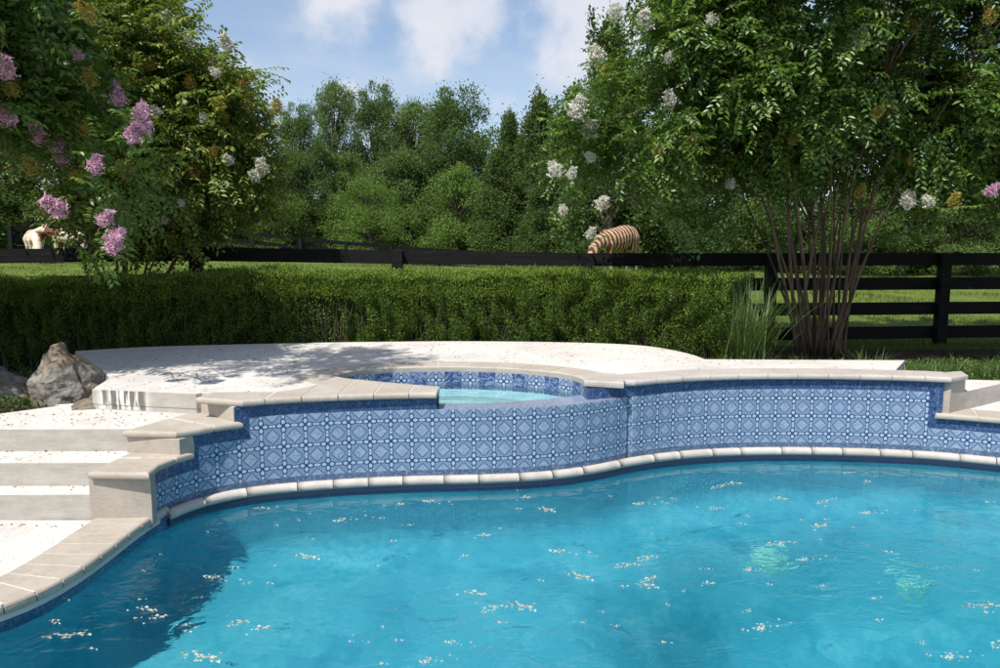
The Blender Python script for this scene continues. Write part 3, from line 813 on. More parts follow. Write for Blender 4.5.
#@@VEG
# ------------------------------------------------------------------ terrain
TX = [-60, -30, -12, -2, 4, 10, 30, 60]
TY = [9.4, 18, 26, 38, 55, 80, 200, 400]
TZ = [[.46, .46, .44, .41, .41, .40, .40, .40], [1.2, 1.15, 1.05, .95, .95, .60, .6, .6], [1.4, 1.3, 1.15, .93, .90, .66, .65, .65], [1.8, 1.7, 1.4, .72, .7, .8, .8, .8],
      [1.8, 1.7, 1.2, .2, .4, .9, .9, .9], [2, 2, 1.5, .5, .8, 1, 1, 1], [3, 3, 3, 3, 3, 3, 3, 3], [4] * 8]
def terr(x, y):
    def idx(T, v):
        v = min(max(v, T[0]), T[-1] - 1e-6)
        for i in range(len(T) - 1):
            if v < T[i + 1]:
                t = (v - T[i]) / (T[i + 1] - T[i]); return i, t * t * (3 - 2 * t) if T is TY else t
    if y < 9.4:
        z = .42 if x > -3 else .42
        return z
    i, a = idx(TY, y); j, b = idx(TX, x)
    z0 = TZ[i][j] * (1 - b) + TZ[i][j + 1] * b; z1 = TZ[i + 1][j] * (1 - b) + TZ[i + 1][j + 1] * b
    return z0 * (1 - a) + z1 * a
def frange(a, b, s):
    o = []; v = a
    while v < b - 1e-9: o.append(v); v += s
    return o + [b]
xs = frange(-600, -60, 60) + frange(-54, 54, 3)[:] + frange(60, 600, 60)
xs = sorted(set([round(x, 3) for x in xs] + [round(-10.3 + .0, 2), -10.2, -2.7, -2.6, 3.9, 4.05, 9.2, 9.3]))
ys = sorted(set([round(y, 3) for y in frange(-600, -60, 60) + frange(-50, 6, 4) + [-5.3, -5.2, 5.0, 5.15, 6.4, 6.5, 6.7, 6.8, 7.15, 7, 8, 9, 9.4] + frange(10, 60, 1.5) + frange(65, 200, 15) + frange(260, 800, 90)]))
vs, fs = [], []
for y in ys:
    for x in xs:
        inside = (-10.25 < x < 9.25 and -5.25 < y < 5.1) or (-2.65 < x < 4.0 and -5.25 < y < 6.72) or (-2.65 < x < 9.25 and -5.25 < y < 6.45) or (4.0 < x < 9.25 and 0 < y < 7.1)
        z = -4.5 if inside else (.05 if y < 5.1 else terr(x, y))
        vs.append((x, y, z))
nx = len(xs)
for j in range(len(ys) - 1):
    for i in range(nx - 1):
        a = j * nx + i; fs.append((a, a + 1, a + nx + 1, a + nx))
o = mesh('ground', vs, fs, M['grass'], smooth=True); tag(o, kind='structure')
# planting bed of dark mulch under the hedge and shrubs
ra_, rb_ = STEP_R
bed = [(-10, 5.15), (-4.6, 5.12), (-3.7, 5.5), (-3.0, 5.72), (-2.2, 6.9), (3.3, 6.75), (ra_[0] - .12, ra_[1] + .0), (rb_[0], rb_[1] + .05), (9.2, rb_[1] + .05), (9.2, 8.6), (6.5, 9.5), (-10, 9.2)]
v, f = sheet_data(bed, .445); o = mesh('planting_bed', v, f, M['mulch']); tag(o, kind='structure')

# ------------------------------------------------------------------ foliage tools
def unit(a): return a / (np.linalg.norm(a, axis=1, keepdims=True) + 1e-9)
def leaves(pos, axis, nrm, L, W, fold=.25):
    """one folded diamond leaf (two triangles) per row"""
    axis = unit(axis); side = unit(np.cross(axis, nrm)); up = unit(np.cross(side, axis))
    L = np.reshape(L, (-1, 1)); W = np.reshape(W, (-1, 1))
    b = pos; tip = pos + axis * L - up * L * .12; mid = pos + axis * L * .48
    r = mid + side * W * .5 + up * W * fold; l = mid - side * W * .5 + up * W * fold
    V = np.stack([b, r, tip, l], 1).reshape(-1, 3); n = len(pos); k = np.arange(n) * 4
    Fc = np.stack([np.stack([k, k + 1, k + 2], 1), np.stack([k, k + 2, k + 3], 1)], 1).reshape(-1, 3)
    return V, Fc
def rdir(n):
    a = rg.normal(size=(n, 3)); return unit(a)
def sprays(cent, dirs, nleaf, tl, L, W, droop=.24):
    """twigs from cent along dirs, each with paired leaves"""
    m = len(cent); t = np.linspace(.12, 1, nleaf)[None, :, None]
    dirs = unit(dirs); tl = np.reshape(tl, (-1, 1, 1))
    base = cent[:, None, :] + dirs[:, None, :] * t * tl
    base[:, :, 2] -= (droop * tl * t ** 2)[:, :, 0]
    tan = dirs[:, None, :] + np.zeros_like(base); tan[:, :, 2] -= (2 * droop * t[:, :, 0]); tan = tan / np.linalg.norm(tan, axis=2, keepdims=True)
    upv = np.zeros((m, 1, 3)); upv[:, :, 2] = 1; upv = upv + rg.normal(0, .35, (m, 1, 3))
    side = np.cross(tan, upv); side /= np.linalg.norm(side, axis=2, keepdims=True) + 1e-9
    sgn = np.where(np.arange(nleaf) % 2 == 0, 1, -1)[None, :, None]
    ax = side * sgn * .9 + tan * .45 + rg.normal(0, .16, base.shape); ax[:, :, 2] -= .3
    nr = np.cross(side, tan) + rg.normal(0, .25, base.shape)
    nn = m * nleaf
    sc = rg.uniform(.7, 1.15, nn)
    return leaves(base.reshape(nn, 3) + 0, ax.reshape(nn, 3), nr.reshape(nn, 3), L * sc, W * sc)
def cat(parts):
    V, Fc, o = [], [], 0
    for v, f in parts: V.append(v); Fc.append(f + o); o += len(v)
    return np.concatenate(V), np.concatenate(Fc)
# ------------------------------------------------------------------ crepe myrtles
def shell_points(ells, n, inner=.45):
    """points in a union of ellipsoids, denser towards the shell. ells: (cx,cy,cz,rx,ry,rz)"""
    w = np.array([e[3] * e[4] * e[5] for e in ells]) ** .72; w /= w.sum()
    k = rg.choice(len(ells), n, p=w); E = np.array(ells)[k]
    d = rdir(n); r = inner + (1 - inner) * rg.uniform(0, 1, n) ** .55
    return E[:, :3] + d * E[:, 3:] * r[:, None], d
def myrtle(label, base, ells, nclump, ntwig, stems, seedv, leaf=(.074, .034), cull=None, stemr=.022, group='crepe myrtles round the pool'):
    t = thing('crepe_myrtle', label, 'tree', base, group)
    cc, cd = shell_points(ells, nclump, .35)
    bz = np.array(base)
    m = nclump * ntwig
    c = np.repeat(cc, ntwig, 0) + rg.normal(0, .13, (m, 3))
    cen = np.mean(np.array(ells)[:, :3], 0)
    dd = unit(np.repeat(cd, ntwig, 0) * .8 + rg.normal(0, .55, (m, 3)) + np.array([0, 0, .12]))
    if cull is not None:
        k = cull(c); c, dd = c[k], dd[k]
    V, Fc = sprays(c, dd, 14, rg.uniform(.24, .46, len(c)), leaf[0], leaf[1])
    tree = BVHTree.FromPolygons(V.tolist(), Fc.tolist())
    # stems and limbs
    bp = []
    for i, (ang, lean, h, r0) in enumerate(stems):
        x, y, z = base; sw = .34 if len(stems) > 20 else .16; p = Vector((x + sw * math.sin(ang) * rnd.random() ** .6, y + .2 * math.cos(ang) * rnd.random(), z - .03)); path = [p.copy()]; rad = [r0]
        d = Vector((math.sin(ang) * lean * .6, math.cos(ang) * lean * .6, 1)).normalized(); n = 9
        for k in range(n):
            d = (d + Vector((math.sin(ang) * lean * .10 + rnd.uniform(-.075, .075), math.cos(ang) * lean * .10 + rnd.uniform(-.075, .075), 0))).normalized()
            p = p + d * (h / n); path.append(p.copy()); rad.append(r0 * (1 - .62 * (k + 1) / n))
        v, f = tube_data(path, rad, 7); mesh('stem', v, f, M['bark'], t, True)
        for q in (4, 6, 8): bp.append((path[q], rad[q] * .7))
        bp.append((path[-1], rad[-1]))
    parts = []
    for i in range(0, nclump, 4):
        c0 = Vector(cc[i]); cand = [b for b in bp if b[0].z < c0.z + .3] or bp
        s0, r0 = min(cand, key=lambda b: (b[0] - c0).length + rnd.uniform(0, .5))
        mid = (s0 + c0) / 2 + Vector((rnd.uniform(-.15, .15), rnd.uniform(-.15, .15), rnd.uniform(0, .25)))
        parts.append(tube_data([s0, s0.lerp(mid, .5) + Vector((0, 0, .05)), mid, c0.lerp(mid, .4), c0], [min(r0, .014), .010, .008, .006, .003], 5))
    return t, tree, (V, Fc, parts)
def panicle_mesh(name, mat, n, R, H, s):
    """crepe myrtle flower head: a cone of ruffled petals"""
    d = rdir(n); h = rg.uniform(0, 1, n) ** .8
    rr = R * (1 - .72 * h ** 1.2) * rg.uniform(.55, 1.08, n)
    lump = 1 + .25 * np.sin(h * 15 + np.arctan2(d[:, 1], d[:, 0]) * 3)
    pos = np.stack([d[:, 0] * rr * lump, d[:, 1] * rr * lump, h * H + rg.normal(0, .006, n)], 1)
    V, Fc = leaves(pos, rdir(n) + d * .6, rdir(n), rg.uniform(.6, 1.2, n) * s, rg.uniform(.6, 1.2, n) * s, .4)
    k_ = 60; a_ = rg.uniform(0, 2 * PI, k_); hh = rg.uniform(-.05, H, k_)
    V2, F2 = leaves(np.c_[np.zeros((k_, 2)), hh], np.c_[np.cos(a_), np.sin(a_), np.full(k_, .5)], rdir(k_), np.full(k_, R * .8), np.full(k_, .014))
    V, Fc = cat([(V, Fc), (V2, F2)])
    return npmesh(name, V, Fc, mat)
PAN = {k: [panicle_mesh('panicle', M[k], 420, .085, .19, .024) for _ in range(2)] for k in ('pink', 'white')}
PAN['pod'] = [panicle_mesh('pods', M['pod'], 260, .085, .17, .019) for _ in range(2)]
def blossom(t, tree, kind, px, py, size, Ddef, lab=None):
    d = ray(px, py).normalized(); o0 = Vector((0, 0, CAMH))
    hit = tree.ray_cast(o0, d)
    if hit[0] is not None: p = hit[0] - d * .10
    else: p = o0 + d * (Ddef / d.y)
    b = link('blossom' if kind != 'pod' else 'seed_cluster', rnd.choice(PAN[kind]), t)
    b.location = p - Vector(t.location) - Vector((0, 0, .08 * size))
    b.rotation_euler = (rnd.uniform(-.9, .3), rnd.uniform(-.7, .7), rnd.uniform(0, 6)); b.scale = (size, size, size * .8)
    # the stalk of leaves that carries it
    n = 1
    st = [p - Vector((0, 0, .08 * size)), p + d * .12 + Vector((rnd.uniform(-.05, .05), 0, -.12)), p + d * .45 + Vector((rnd.uniform(-.1, .1), 0, -.1))]
    return st
def dress(t, tree, lst, Ddef, data, extra=[]):
    tw = []
    for kind, px, py, size in lst:
        st = blossom(t, tree, kind, px, py, size * (1.22 if kind == 'white' else 1), Ddef); tw.append(st)
    parts = data[2] + [tube_data(s_, [.003, .004, .005], 4) for s_ in tw]
    v, f = merge(parts); mesh('branches', v, f, M['bark'], t, True)
    c = np.array([[*s_[2]] for s_ in tw for _ in range(3)]); e = np.array([[*s_[0]] for s_ in tw for _ in range(3)])
    V, Fc = sprays(c + rg.normal(0, .03, c.shape), e - c + rg.normal(0, .08, c.shape), 14, np.linalg.norm(e - c, axis=1), .06, .026, .05)
    V, Fc = cat([(data[0], data[1]), (V, Fc)] + extra)
    link('crown', npmesh('crown', V - np.array(t.location), Fc, M['myrtley' if 'yellow-green' in t['label'] else 'myrtle']), t)
# --- right, white flowered, many stems
base = (3.92, 9.05, .42)
ells = [(3.5, 8.7, 4.6, 1.9, 1.5, 1.7), (2.1, 8.5, 3.6, 1.0, 1.0, 1.1), (1.45, 8.4, 2.75, .75, .7, .85), (2.2, 8.3, 4.6, .9, .9, 1.2), (2.9, 8.1, 3.35, 1.1, .7, .62),
        (4.3, 8.0, 3.35, .85, .7, .65), (5.7, 8.9, 4.3, 1.5, 1.4, 1.7), (6.0, 8.6, 3.0, 1.1, .9, .75), (5.0, 7.6, 4.9, 1.1, 1.0, .9), (2.6, 7.8, 5.2, 1.2, 1, 1), (4.6, 9.6, 3.4, 1.6, .8, .8), (2.65, 8.6, 2.6, .7, .6, .45), (5.35, 8.5, 2.75, .7, .6, .45), (3.6, 8.9, 3.0, .9, .6, .4)]
stems = []
for i in range(30):
    a = i * 2.4 + rnd.uniform(-.3, .3); stems.append((a, rnd.uniform(.03, .40), rnd.uniform(2.4, 3.4), rnd.uniform(.012, .027)))
def cullR(c):
    u_ = c[:, 0] / c[:, 1]
    # hollow between the stems, below the canopy
    x, y, z = c[:, 0], c[:, 1], c[:, 2]
    return (z > 1.75) & ~((u_ > .10) & (u_ < .215) & (z < 2.5))
T1, B1, cc1 = myrtle('multi-stemmed crepe myrtle with white blossoms, right of centre in front of the black fence', base, ells, 380, 40, stems, 1, cull=cullR)
dress(T1, B1, [('white', 615, 8, .9), ('white', 645, 20, 1.0), ('white', 599, 53, 1.0), ('white', 573, 105, 1.15), ('white', 586, 127, .9), ('white', 672, 97, .8), ('white', 557, 166, .85), ('white', 571, 172, .6),
    ('white', 593, 155, .6), ('white', 600, 200, .75), ('white', 563, 208, .55), ('white', 590, 232, .6), ('white', 856, 34, 1.1), ('white', 729, 181, .6), ('white', 713, 17, .6), ('white', 668, 54, .6),
    ('pod', 608, 72, 1), ('pod', 640, 81, 1), ('pod', 917, 22, 1), ('pod', 690, 140, 1), ('pod', 860, 189, .9), ('pod', 658, 151, .8), ('pod', 793, 135, .9), ('pod', 876, 108, .9), ('pod', 766, 106, .8),
    ('pod', 912, 158, .7), ('pod', 700, 120, .8), ('white', 908, 198, .9), ('pink', 898, 193, .6)], 7.9, cc1)
# --- further right, pink flowered, mostly outside the frame
base2 = (7.9, 8.2, .42)
ells2 = [(7.2, 8.0, 4.0, 1.6, 1.3, 1.6), (6.1, 8.0, 2.9, .8, .7, .6), (6.5, 7.7, 4.9, 1.4, 1.1, 1.2), (8.6, 8.0, 4.2, 1.4, 1.4, 1.6)]
T2, B2, cc2 = myrtle('crepe myrtle with a few pink blossoms cut off by the right edge of the photo', base2, ells2, 260, 24,
                    [(i * 2.4, rnd.uniform(.15, .5), rnd.uniform(2.4, 3.2), rnd.uniform(.018, .03)) for i in range(10)], 2, cull=lambda c: c[:, 2] > 2.15)
dress(T2, B2, [('pink', 989, 187, .8), ('pod', 953, 198, .9), ('white', 932, 198, .6), ('pod', 991, 12, 1)], 7.3, cc2)
# --- left, pink flowered, nearest
base3 = (-5.4, 6.5, .44)
ells3 = [(-4.75, 6.0, 2.95, 1.0, .9, 1.1), (-4.35, 6.2, 3.8, .95, .9, .9), (-5.3, 5.9, 4.2, 1.3, 1.2, 1.1), (-4.0, 6.5, 2.85, .55, .6, .6), (-4.3, 6.5, 2.45, .65, .6, .5), (-3.35, 6.5, 2.35, .3, .4, .35), (-6.2, 5.8, 2.9, 1.1, 1.0, 1.2),
         (-3.15, 4.75, 4.7, .75, .6, .35)]  # unseen lobe above the frame, placed to throw shade on the deck
T3, B3, cc3 = myrtle('crepe myrtle with bright pink blossoms overhanging the white landing at the upper left', base3, ells3, 520, 22,
                    [(i * 2.4, rnd.uniform(.15, .5), rnd.uniform(2.0, 3.0), rnd.uniform(.018, .03)) for i in range(12)], 3, cull=lambda c: c[:, 2] > np.where(c[:, 0] / c[:, 1] < -.53, 2.72, 2.05))
a_ = np.array([[*UD(x_, y_, 5.7)] for x_, y_ in [(80, 244), (86, 248), (92, 252), (98, 254)]])
sprig = sprays(a_, rg.normal(0, .25, a_.shape) + np.array([.35, 0, -.9]), 14, rg.uniform(.14, .2, len(a_)), .07, .032)
dress(T3, B3, [('pink', 67, 7, .75), ('pink', 4, 66, .9), ('pink', 12, 113, .95), ('pink', 41, 132, .95), ('pink', 52, 140, .8), ('pink', 59, 153, .85), ('pink', 93, 162, .75), ('pink', 63, 201, .95), ('pink', 118, 95, .85), ('pink', 115, 86, .8),
    ('pink', 142, 108, .8), ('pink', 130, 131, .8), ('pink', 146, 120, .7), ('pink', 102, 215, .7), ('pink', 108, 233, .85), ('pink', 112, 240, .8), ('pink', 80, 52, .6), ('pod', 12, 83, .9), ('pod', 90, 75, .9), ('pod', 85, 125, .9), ('pod', 30, 163, .9),
    ('pod', 92, 8, .9), ('pod', 125, 168, .9), ('pod', 78, 170, .8), ('white', 41, 66, .4)], 5.2, cc3, [sprig])
# --- left, white flowered, behind
base4 = (-4.7, 9.4, .46)
ells4 = [(-4.5, 9.0, 3.6, 1.3, 1.0, 1.0), (-3.55, 9.0, 3.05, .75, .7, .8), (-3.3, 9.1, 2.7, .55, .5, .55), (-4.0, 9.0, 2.5, .85, .8, .5), (-4.3, 9.0, 2.15, .85, .6, .35), (-5.1, 9.0, 4.5, 1.0, 1.0, .7)]
T4, B4, cc4 = myrtle('yellow-green crepe myrtle with cream blossoms right behind the pink-blossomed one', base4, ells4, 380, 22,
                    [(i * 2.4, rnd.uniform(.15, .5), rnd.uniform(2.0, 3.0), rnd.uniform(.018, .03)) for i in range(10)], 4, cull=lambda c: c[:, 2] > 1.85)
dress(T4, B4, [('white', 172, 18, 1), ('white', 228, 41, .8), ('white', 262, 166, .9), ('white', 258, 174, .7), ('white', 210, 62, .7), ('white', 188, 42, .8), ('white', 158, 110, .6), ('white', 232, 157, .6), ('white', 218, 70, .6), ('white', 166, 218, .5),
    ('white', 205, 117, .5), ('white', 252, 115, .5), ('white', 183, 202, .4), ('pod', 132, 75, 1), ('pod', 180, 150, 1.2), ('pod', 195, 165, 1.2), ('pod', 200, 172, 1.1), ('pod', 215, 100, 1.1), ('pod', 250, 100, 1.1), ('pod', 268, 110, 1), ('pod', 278, 104, 1), ('pod', 240, 80, 1), ('pod', 190, 80, 1), ('pod', 150, 60, 1),
    ('pod', 172, 185, 1), ('pod', 210, 150, 1), ('pod', 235, 130, 1), ('pod', 225, 115, .9), ('pod', 258, 130, .9)], 8.3, cc4)

# ------------------------------------------------------------------ hedge
hf = smooth_line(catmull([(-8.5, 7.55), (-6, 7.8), (-4, 8.0), (-2.2, 8.32), (0, 8.45), (1.3, 8.3), (2.0, 8.05), (2.38, 7.8)], .1), 6)
hf = resample(hf, .1); hw = .75
HB = offset(hf, -hw)
hz = lambda x: (1.425 if x > -3.6 else 1.39) + .02 * math.sin(x * 1.7) + .015 * math.sin(x * 4.1)
hedge = thing('boxwood_hedge', 'long clipped green hedge with a sunlit top between white deck and black fence', 'hedge', (0, 8.4, .44))
P = np.array(hf); Q = np.array(HB)
def hpt(u):
    i = np.clip(u * (len(P) - 1), 0, len(P) - 1.001); k = i.astype(int); f = (i - k)[:, None]
    return P[k] * (1 - f) + P[k + 1] * f, Q[k] * (1 - f) + Q[k + 1] * f
def hedge_part(n, side):
    u = rg.uniform(0, 1, n); a, b = hpt(u)
    nrm2 = unit(a - b)
    # lumps from plants grown together
    xx = a[:, 0]
    if side == 'front':
        z = .46 + (rg.uniform(0, 1, n) ** .9) * np.array([hz(q_) - .45 for q_ in xx])
        lump = .05 * np.sin(xx * 7.3 + 2 * np.sin(z * 5)) + .045 * np.sin(xx * 19 + 3 * np.sin(z * 7 + xx)) + .03 * np.sin(xx * 41 + z * 4) - .10 * (z < .62) * (.62 - z) / .16
        dep = rg.exponential(.06, n)
        p = a + nrm2 * (lump - dep + .02)[:, None]
        keep = rg.uniform(0, 1, n) < (.35 + .65 * np.clip((z - .42) / .35, 0, 1)) * (1 - .75 * ((xx > -2.25) & (xx < -1.75) & (z < 1.2)))
        p = p - nrm2 * (.20 * np.clip((z - 1.18) / .28, 0, 1) ** 2)[:, None]
        pos = np.c_[p, z]; ax = np.c_[nrm2 * .5, np.full(n, .9)] + rg.normal(0, .6, (n, 3))
        nr = rdir(n) + np.c_[nrm2 * .3, np.full(n, .3)]; pos, ax, nr = pos[keep], ax[keep], nr[keep]
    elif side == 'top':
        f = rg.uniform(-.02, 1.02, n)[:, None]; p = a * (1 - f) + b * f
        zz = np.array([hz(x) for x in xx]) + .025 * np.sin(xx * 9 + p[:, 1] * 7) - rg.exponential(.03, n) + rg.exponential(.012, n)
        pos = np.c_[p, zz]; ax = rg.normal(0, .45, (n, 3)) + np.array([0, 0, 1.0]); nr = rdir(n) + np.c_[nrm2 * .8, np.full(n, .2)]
    else:
        z = .5 + rg.uniform(0, 1, n) * .95; pos = np.c_[b - nrm2 * (rg.normal(0, .02, n))[:, None], z]; ax = np.c_[-nrm2 * .4, np.full(n, 1.0)] + rg.normal(0, .5, (n, 3)); nr = rdir(n)
    m = len(pos); s = rg.uniform(.7, 1.25, m)
    return leaves(pos, ax, nr, .030 * s, .014 * s)
parts = [hedge_part(150000, 'front'), hedge_part(80000, 'top'), hedge_part(9000, 'back')]
# right end
n = 14000; t_ = rg.uniform(0, 1, n)[:, None]; e = P[-1] * (1 - t_) + Q[-1] * t_
z = .46 + rg.uniform(0, 1, n) * .98 
pos = np.c_[e + np.c_[rg.exponential(.03, n) * -1 + .03 + .05 * np.sin(z * 9), rg.normal(0, .02, n)], z]
parts.append(leaves(pos, rg.normal(0, .5, (n, 3)) + np.array([.4, 0, 1]), rdir(n), rg.uniform(.02, .036, n), .014 * np.ones(n)))
# sprouting shoots on the top
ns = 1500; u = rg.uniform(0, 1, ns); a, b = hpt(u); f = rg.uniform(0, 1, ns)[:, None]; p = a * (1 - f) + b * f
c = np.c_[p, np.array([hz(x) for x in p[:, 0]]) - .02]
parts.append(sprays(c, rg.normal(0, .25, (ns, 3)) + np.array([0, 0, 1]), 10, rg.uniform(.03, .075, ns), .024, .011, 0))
V, Fc = cat(parts[:1] + parts[2:4]); link('foliage', npmesh('foliage', V - np.array(hedge.location), Fc, M['hedge']), hedge)
# fresh growth along the top and rounded upper edge, sunlight put into its colour
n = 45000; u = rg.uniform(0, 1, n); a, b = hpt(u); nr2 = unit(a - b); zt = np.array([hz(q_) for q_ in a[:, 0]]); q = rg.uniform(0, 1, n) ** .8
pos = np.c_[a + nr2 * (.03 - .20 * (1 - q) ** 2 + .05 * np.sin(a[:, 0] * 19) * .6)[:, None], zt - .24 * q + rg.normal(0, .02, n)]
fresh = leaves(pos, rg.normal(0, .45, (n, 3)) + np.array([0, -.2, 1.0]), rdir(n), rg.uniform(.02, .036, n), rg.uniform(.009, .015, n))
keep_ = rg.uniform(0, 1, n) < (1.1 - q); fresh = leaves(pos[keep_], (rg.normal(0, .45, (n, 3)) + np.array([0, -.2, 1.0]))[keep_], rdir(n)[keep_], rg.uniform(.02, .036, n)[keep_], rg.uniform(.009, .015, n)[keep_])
V, Fc = cat([parts[1], parts[4], fresh]); link('sunlit_fresh_growth', npmesh('sunlit_fresh_growth', V - np.array(hedge.location), Fc, M['hedgenewlit']), hedge)
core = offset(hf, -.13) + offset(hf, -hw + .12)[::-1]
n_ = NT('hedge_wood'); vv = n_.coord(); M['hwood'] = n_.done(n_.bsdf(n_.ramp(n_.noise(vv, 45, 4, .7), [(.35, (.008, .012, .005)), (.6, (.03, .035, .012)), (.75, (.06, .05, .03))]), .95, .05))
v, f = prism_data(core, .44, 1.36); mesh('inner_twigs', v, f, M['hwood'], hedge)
parts = []
for i in range(420):
    k = rnd.randrange(len(hf)); x, y = hf[k]; x += rnd.uniform(-.05, .05); y += .04 + rnd.uniform(0, .08)
    h = rnd.uniform(.25, .85); parts.append(tube_data([(x, y, .44), (x + rnd.uniform(-.05, .05), y - .02, .44 + h * .5), (x + rnd.uniform(-.1, .1), y - .03, .44 + h)], [.006, .004, .002], 4))
v, f = merge(parts); mesh('stems', v, f, M['barkg'], hedge)

# ------------------------------------------------------------------ blades
def blades(pos, h, w, lean=.35, seg=3, droop=.5):
    n = len(pos); a = rg.uniform(0, 2 * PI, n); out = np.c_[np.cos(a), np.sin(a), np.zeros(n)]
    ln = rg.uniform(.1, 1, n) * lean; side = np.c_[-out[:, 1], out[:, 0], np.zeros(n)]
    rows = []
    for k in range(seg + 1):
        t = k / seg; c = pos + out * (h * ln * t + h * droop * ln * t * t)[:, None] + np.c_[np.zeros((n, 2)), h * (t - .5 * droop * ln * t ** 2.2)]
        ww = w * (1 - t) ** .6 if k < seg else w * .05
        rows.append(c - side * (ww / 2)[:, None]); rows.append(c + side * (ww / 2)[:, None])
    V = np.stack(rows, 1).reshape(-1, 3); m = 2 * (seg + 1); b = np.arange(n) * m
    Fc = np.concatenate([np.stack([b + 2 * k, b + 2 * k + 1, b + 2 * k + 3, b + 2 * k + 2], 1) for k in range(seg)])
    return V, Fc
# tall ornamental grass in front of the fence
p0 = U(746, 353, .44)
gp = UD(746, 345, 7.75); gx, gy = gp.x, 7.75
tg = thing('ornamental_grass', 'tall fountain of green grass blades between the hedge end and the crepe myrtle stems', 'plant', (gx, gy, .44))
n = 420; pos = np.c_[gx + rg.normal(0, .09, n), gy + rg.normal(0, .07, n), np.full(n, .44)]
V, Fc = blades(pos, rg.uniform(.5, 1.12, n), rg.uniform(.008, .015, n), .42, 6, .9)
link('blades', npmesh('blades', V - np.array(tg.location), Fc, M['reed']), tg)
# liriope tufts at the hedge foot and round the myrtle
tuft = []
for _ in range(4):
    n = 90; pos = np.c_[rg.normal(0, .05, n), rg.normal(0, .04, n), np.zeros(n)]; V, Fc = blades(pos, rg.uniform(.12, .30, n), rg.uniform(.006, .010, n), .9, 4, .8); tuft.append(npmesh('tuft', V, Fc, M['reed']))
for (px, D) in [(495, 8.22), (520, 8.2), (533, 8.15), (590, 8.1), (610, 8.0), (632, 7.95), (655, 7.8), (672, 7.6), (690, 7.35), (705, 7.25), (722, 7.2), (760, 7.25), (785, 7.3), (470, 8.25), (560, 8.15),
                (700, 7.5), (800, 7.6), (715, 7.4), (910, 7.15), (925, 7.2), (940, 7.1), (990, 7.4), (1010, 7.5), (955, 7.6), (870, 7.5)]:
    q = UD(px, 340, D); o = link('border_grass', rnd.choice(tuft), None, (q.x, D, .44), (0, 0, rnd.uniform(0, 6)), (rnd.uniform(.8, 1.25),) * 3)
    if px < 695: lab = 'low tuft of strappy grass along the foot of the clipped hedge'
    elif px < 900: lab = 'low tuft of strappy grass growing round the tall ornamental grass and the crepe myrtle foot'
    else: lab = 'low tuft of strappy grass behind the right end of the upper coping'
    tag(o, lab, 'plant', 'grass tufts ' + ('along the hedge foot' if px < 695 else 'round the crepe myrtle foot' if px < 900 else 'behind the right coping end'))
# groundcover at the left and under the right tree
def cover(name, pts, n, L, W, z0, zs, mat, label):
    poly = np.array(pts); x0, y0 = poly.min(0); x1, y1 = poly.max(0)
    X = rg.uniform(x0, x1, n * 2); Y = rg.uniform(y0, y1, n * 2)
    inside = np.zeros(len(X), bool); j = len(pts) - 1
    for i in range(len(pts)):
        xi, yi = pts[i]; xj, yj = pts[j]
        c = ((yi > Y) != (yj > Y)) & (X < (xj - xi) * (Y - yi) / (yj - yi + 1e-12) + xi); inside ^= c; j = i
    X, Y = X[inside][:n], Y[inside][:n]; m = len(X)
    cl = .5 + .5 * np.sin(X * 5.1 + 1.3 * np.sin(Y * 4)) * np.sin(Y * 6.3)
    pos = np.c_[X, Y, z0 + zs * cl * rg.uniform(0, 1, m)]
    V, Fc = leaves(pos, rdir(m) + np.array([0, 0, .4]), rdir(m) + np.array([0, 0, .8]), rg.uniform(.6, 1.2, m) * L, rg.uniform(.6, 1.2, m) * W)
    o = link(name, npmesh(name, V, Fc, mat)); tag(o, label, 'ground cover', kind='stuff'); return o
cover('ground_cover', [(-8, 5.2), (-4.7, 5.25), (-3.9, 5.5), (-3.2, 5.85), (-3.4, 6.6), (-5, 7.6), (-8, 7.4)], 14000, .035, .02, .46, .16, M['tdark'], 'low dark leafy ground cover round the boulder at the left')
cover('leafy_edging', [(2.0, 7.0), (6.2, 7.0), (8, 7.2), (8, 8.6), (2.2, 8.2)], 14000, .05, .016, .45, .05, M['myrtle'], 'low leafy ground cover under the right crepe myrtle')
# pasture blades
n = 150000
Y = 9.6 + 32 * rg.uniform(0, 1, n) ** 1.9; X = (rg.uniform(-.78, .78, n)) * Y
Z = np.array([terr(x, y) for x, y in zip(X, Y)])
cl = (np.sin(X * 1.3 + 2 * np.sin(Y * .7)) + np.sin(Y * 2.1 + X * .8)) * .25 + .6
V, Fc = blades(np.c_[X, Y, Z - .01], rg.uniform(.03, .08, n) * cl * (1 + Y / 35), .006 * (1 + Y / 8), .8, 1, .3)
o = link('pasture_grass', npmesh('pasture_grass', V, Fc, M['blade'])); tag(o, 'short sunlit pasture grass beyond the black fence', 'grass', kind='stuff')

# ------------------------------------------------------------------ fences
def fence(label, posts, top, rails, w=.17, post_w=.13, th=.035, spacing_names=True, extra=.0, front=False):
    a = posts[0]; t = thing('board_fence', label, 'fence', (a[0], a[1], a[2]))
    for x, y, zb in posts:
        zt = top(x) ; v, f = boxd(x - post_w / 2, x + post_w / 2, y - post_w / 2, y + post_w / 2, zb - .1, zt + extra)
        mesh('post', v, f, M['fence'], t)
    for i in range(len(posts) - 1):
        (x0, y0, z0), (x1, y1, z1) = posts[i], posts[i + 1]; s = 1 if not front else -1
        off = (post_w / 2 + th / 2 + .002) * s
        for k, dz in enumerate(rails):
            v, f = beam((x0 + .004, y0 + off, top(x0) - dz - w / 2), (x1 - .004, y1 + off, top(x1) - dz - w / 2), th, w)
            mesh('rail', v, f, M['fence'], t)
    return t
def ftop(x):
    return float(np.interp(x, [-12, -5.5, -3.8, -2.4, -1.2, 1.2, 12], [1.72, 1.72, 1.745, 1.735, 1.70, 1.665, 1.66]))
posts = []
X0 = -3.716 - 2.44 * 3
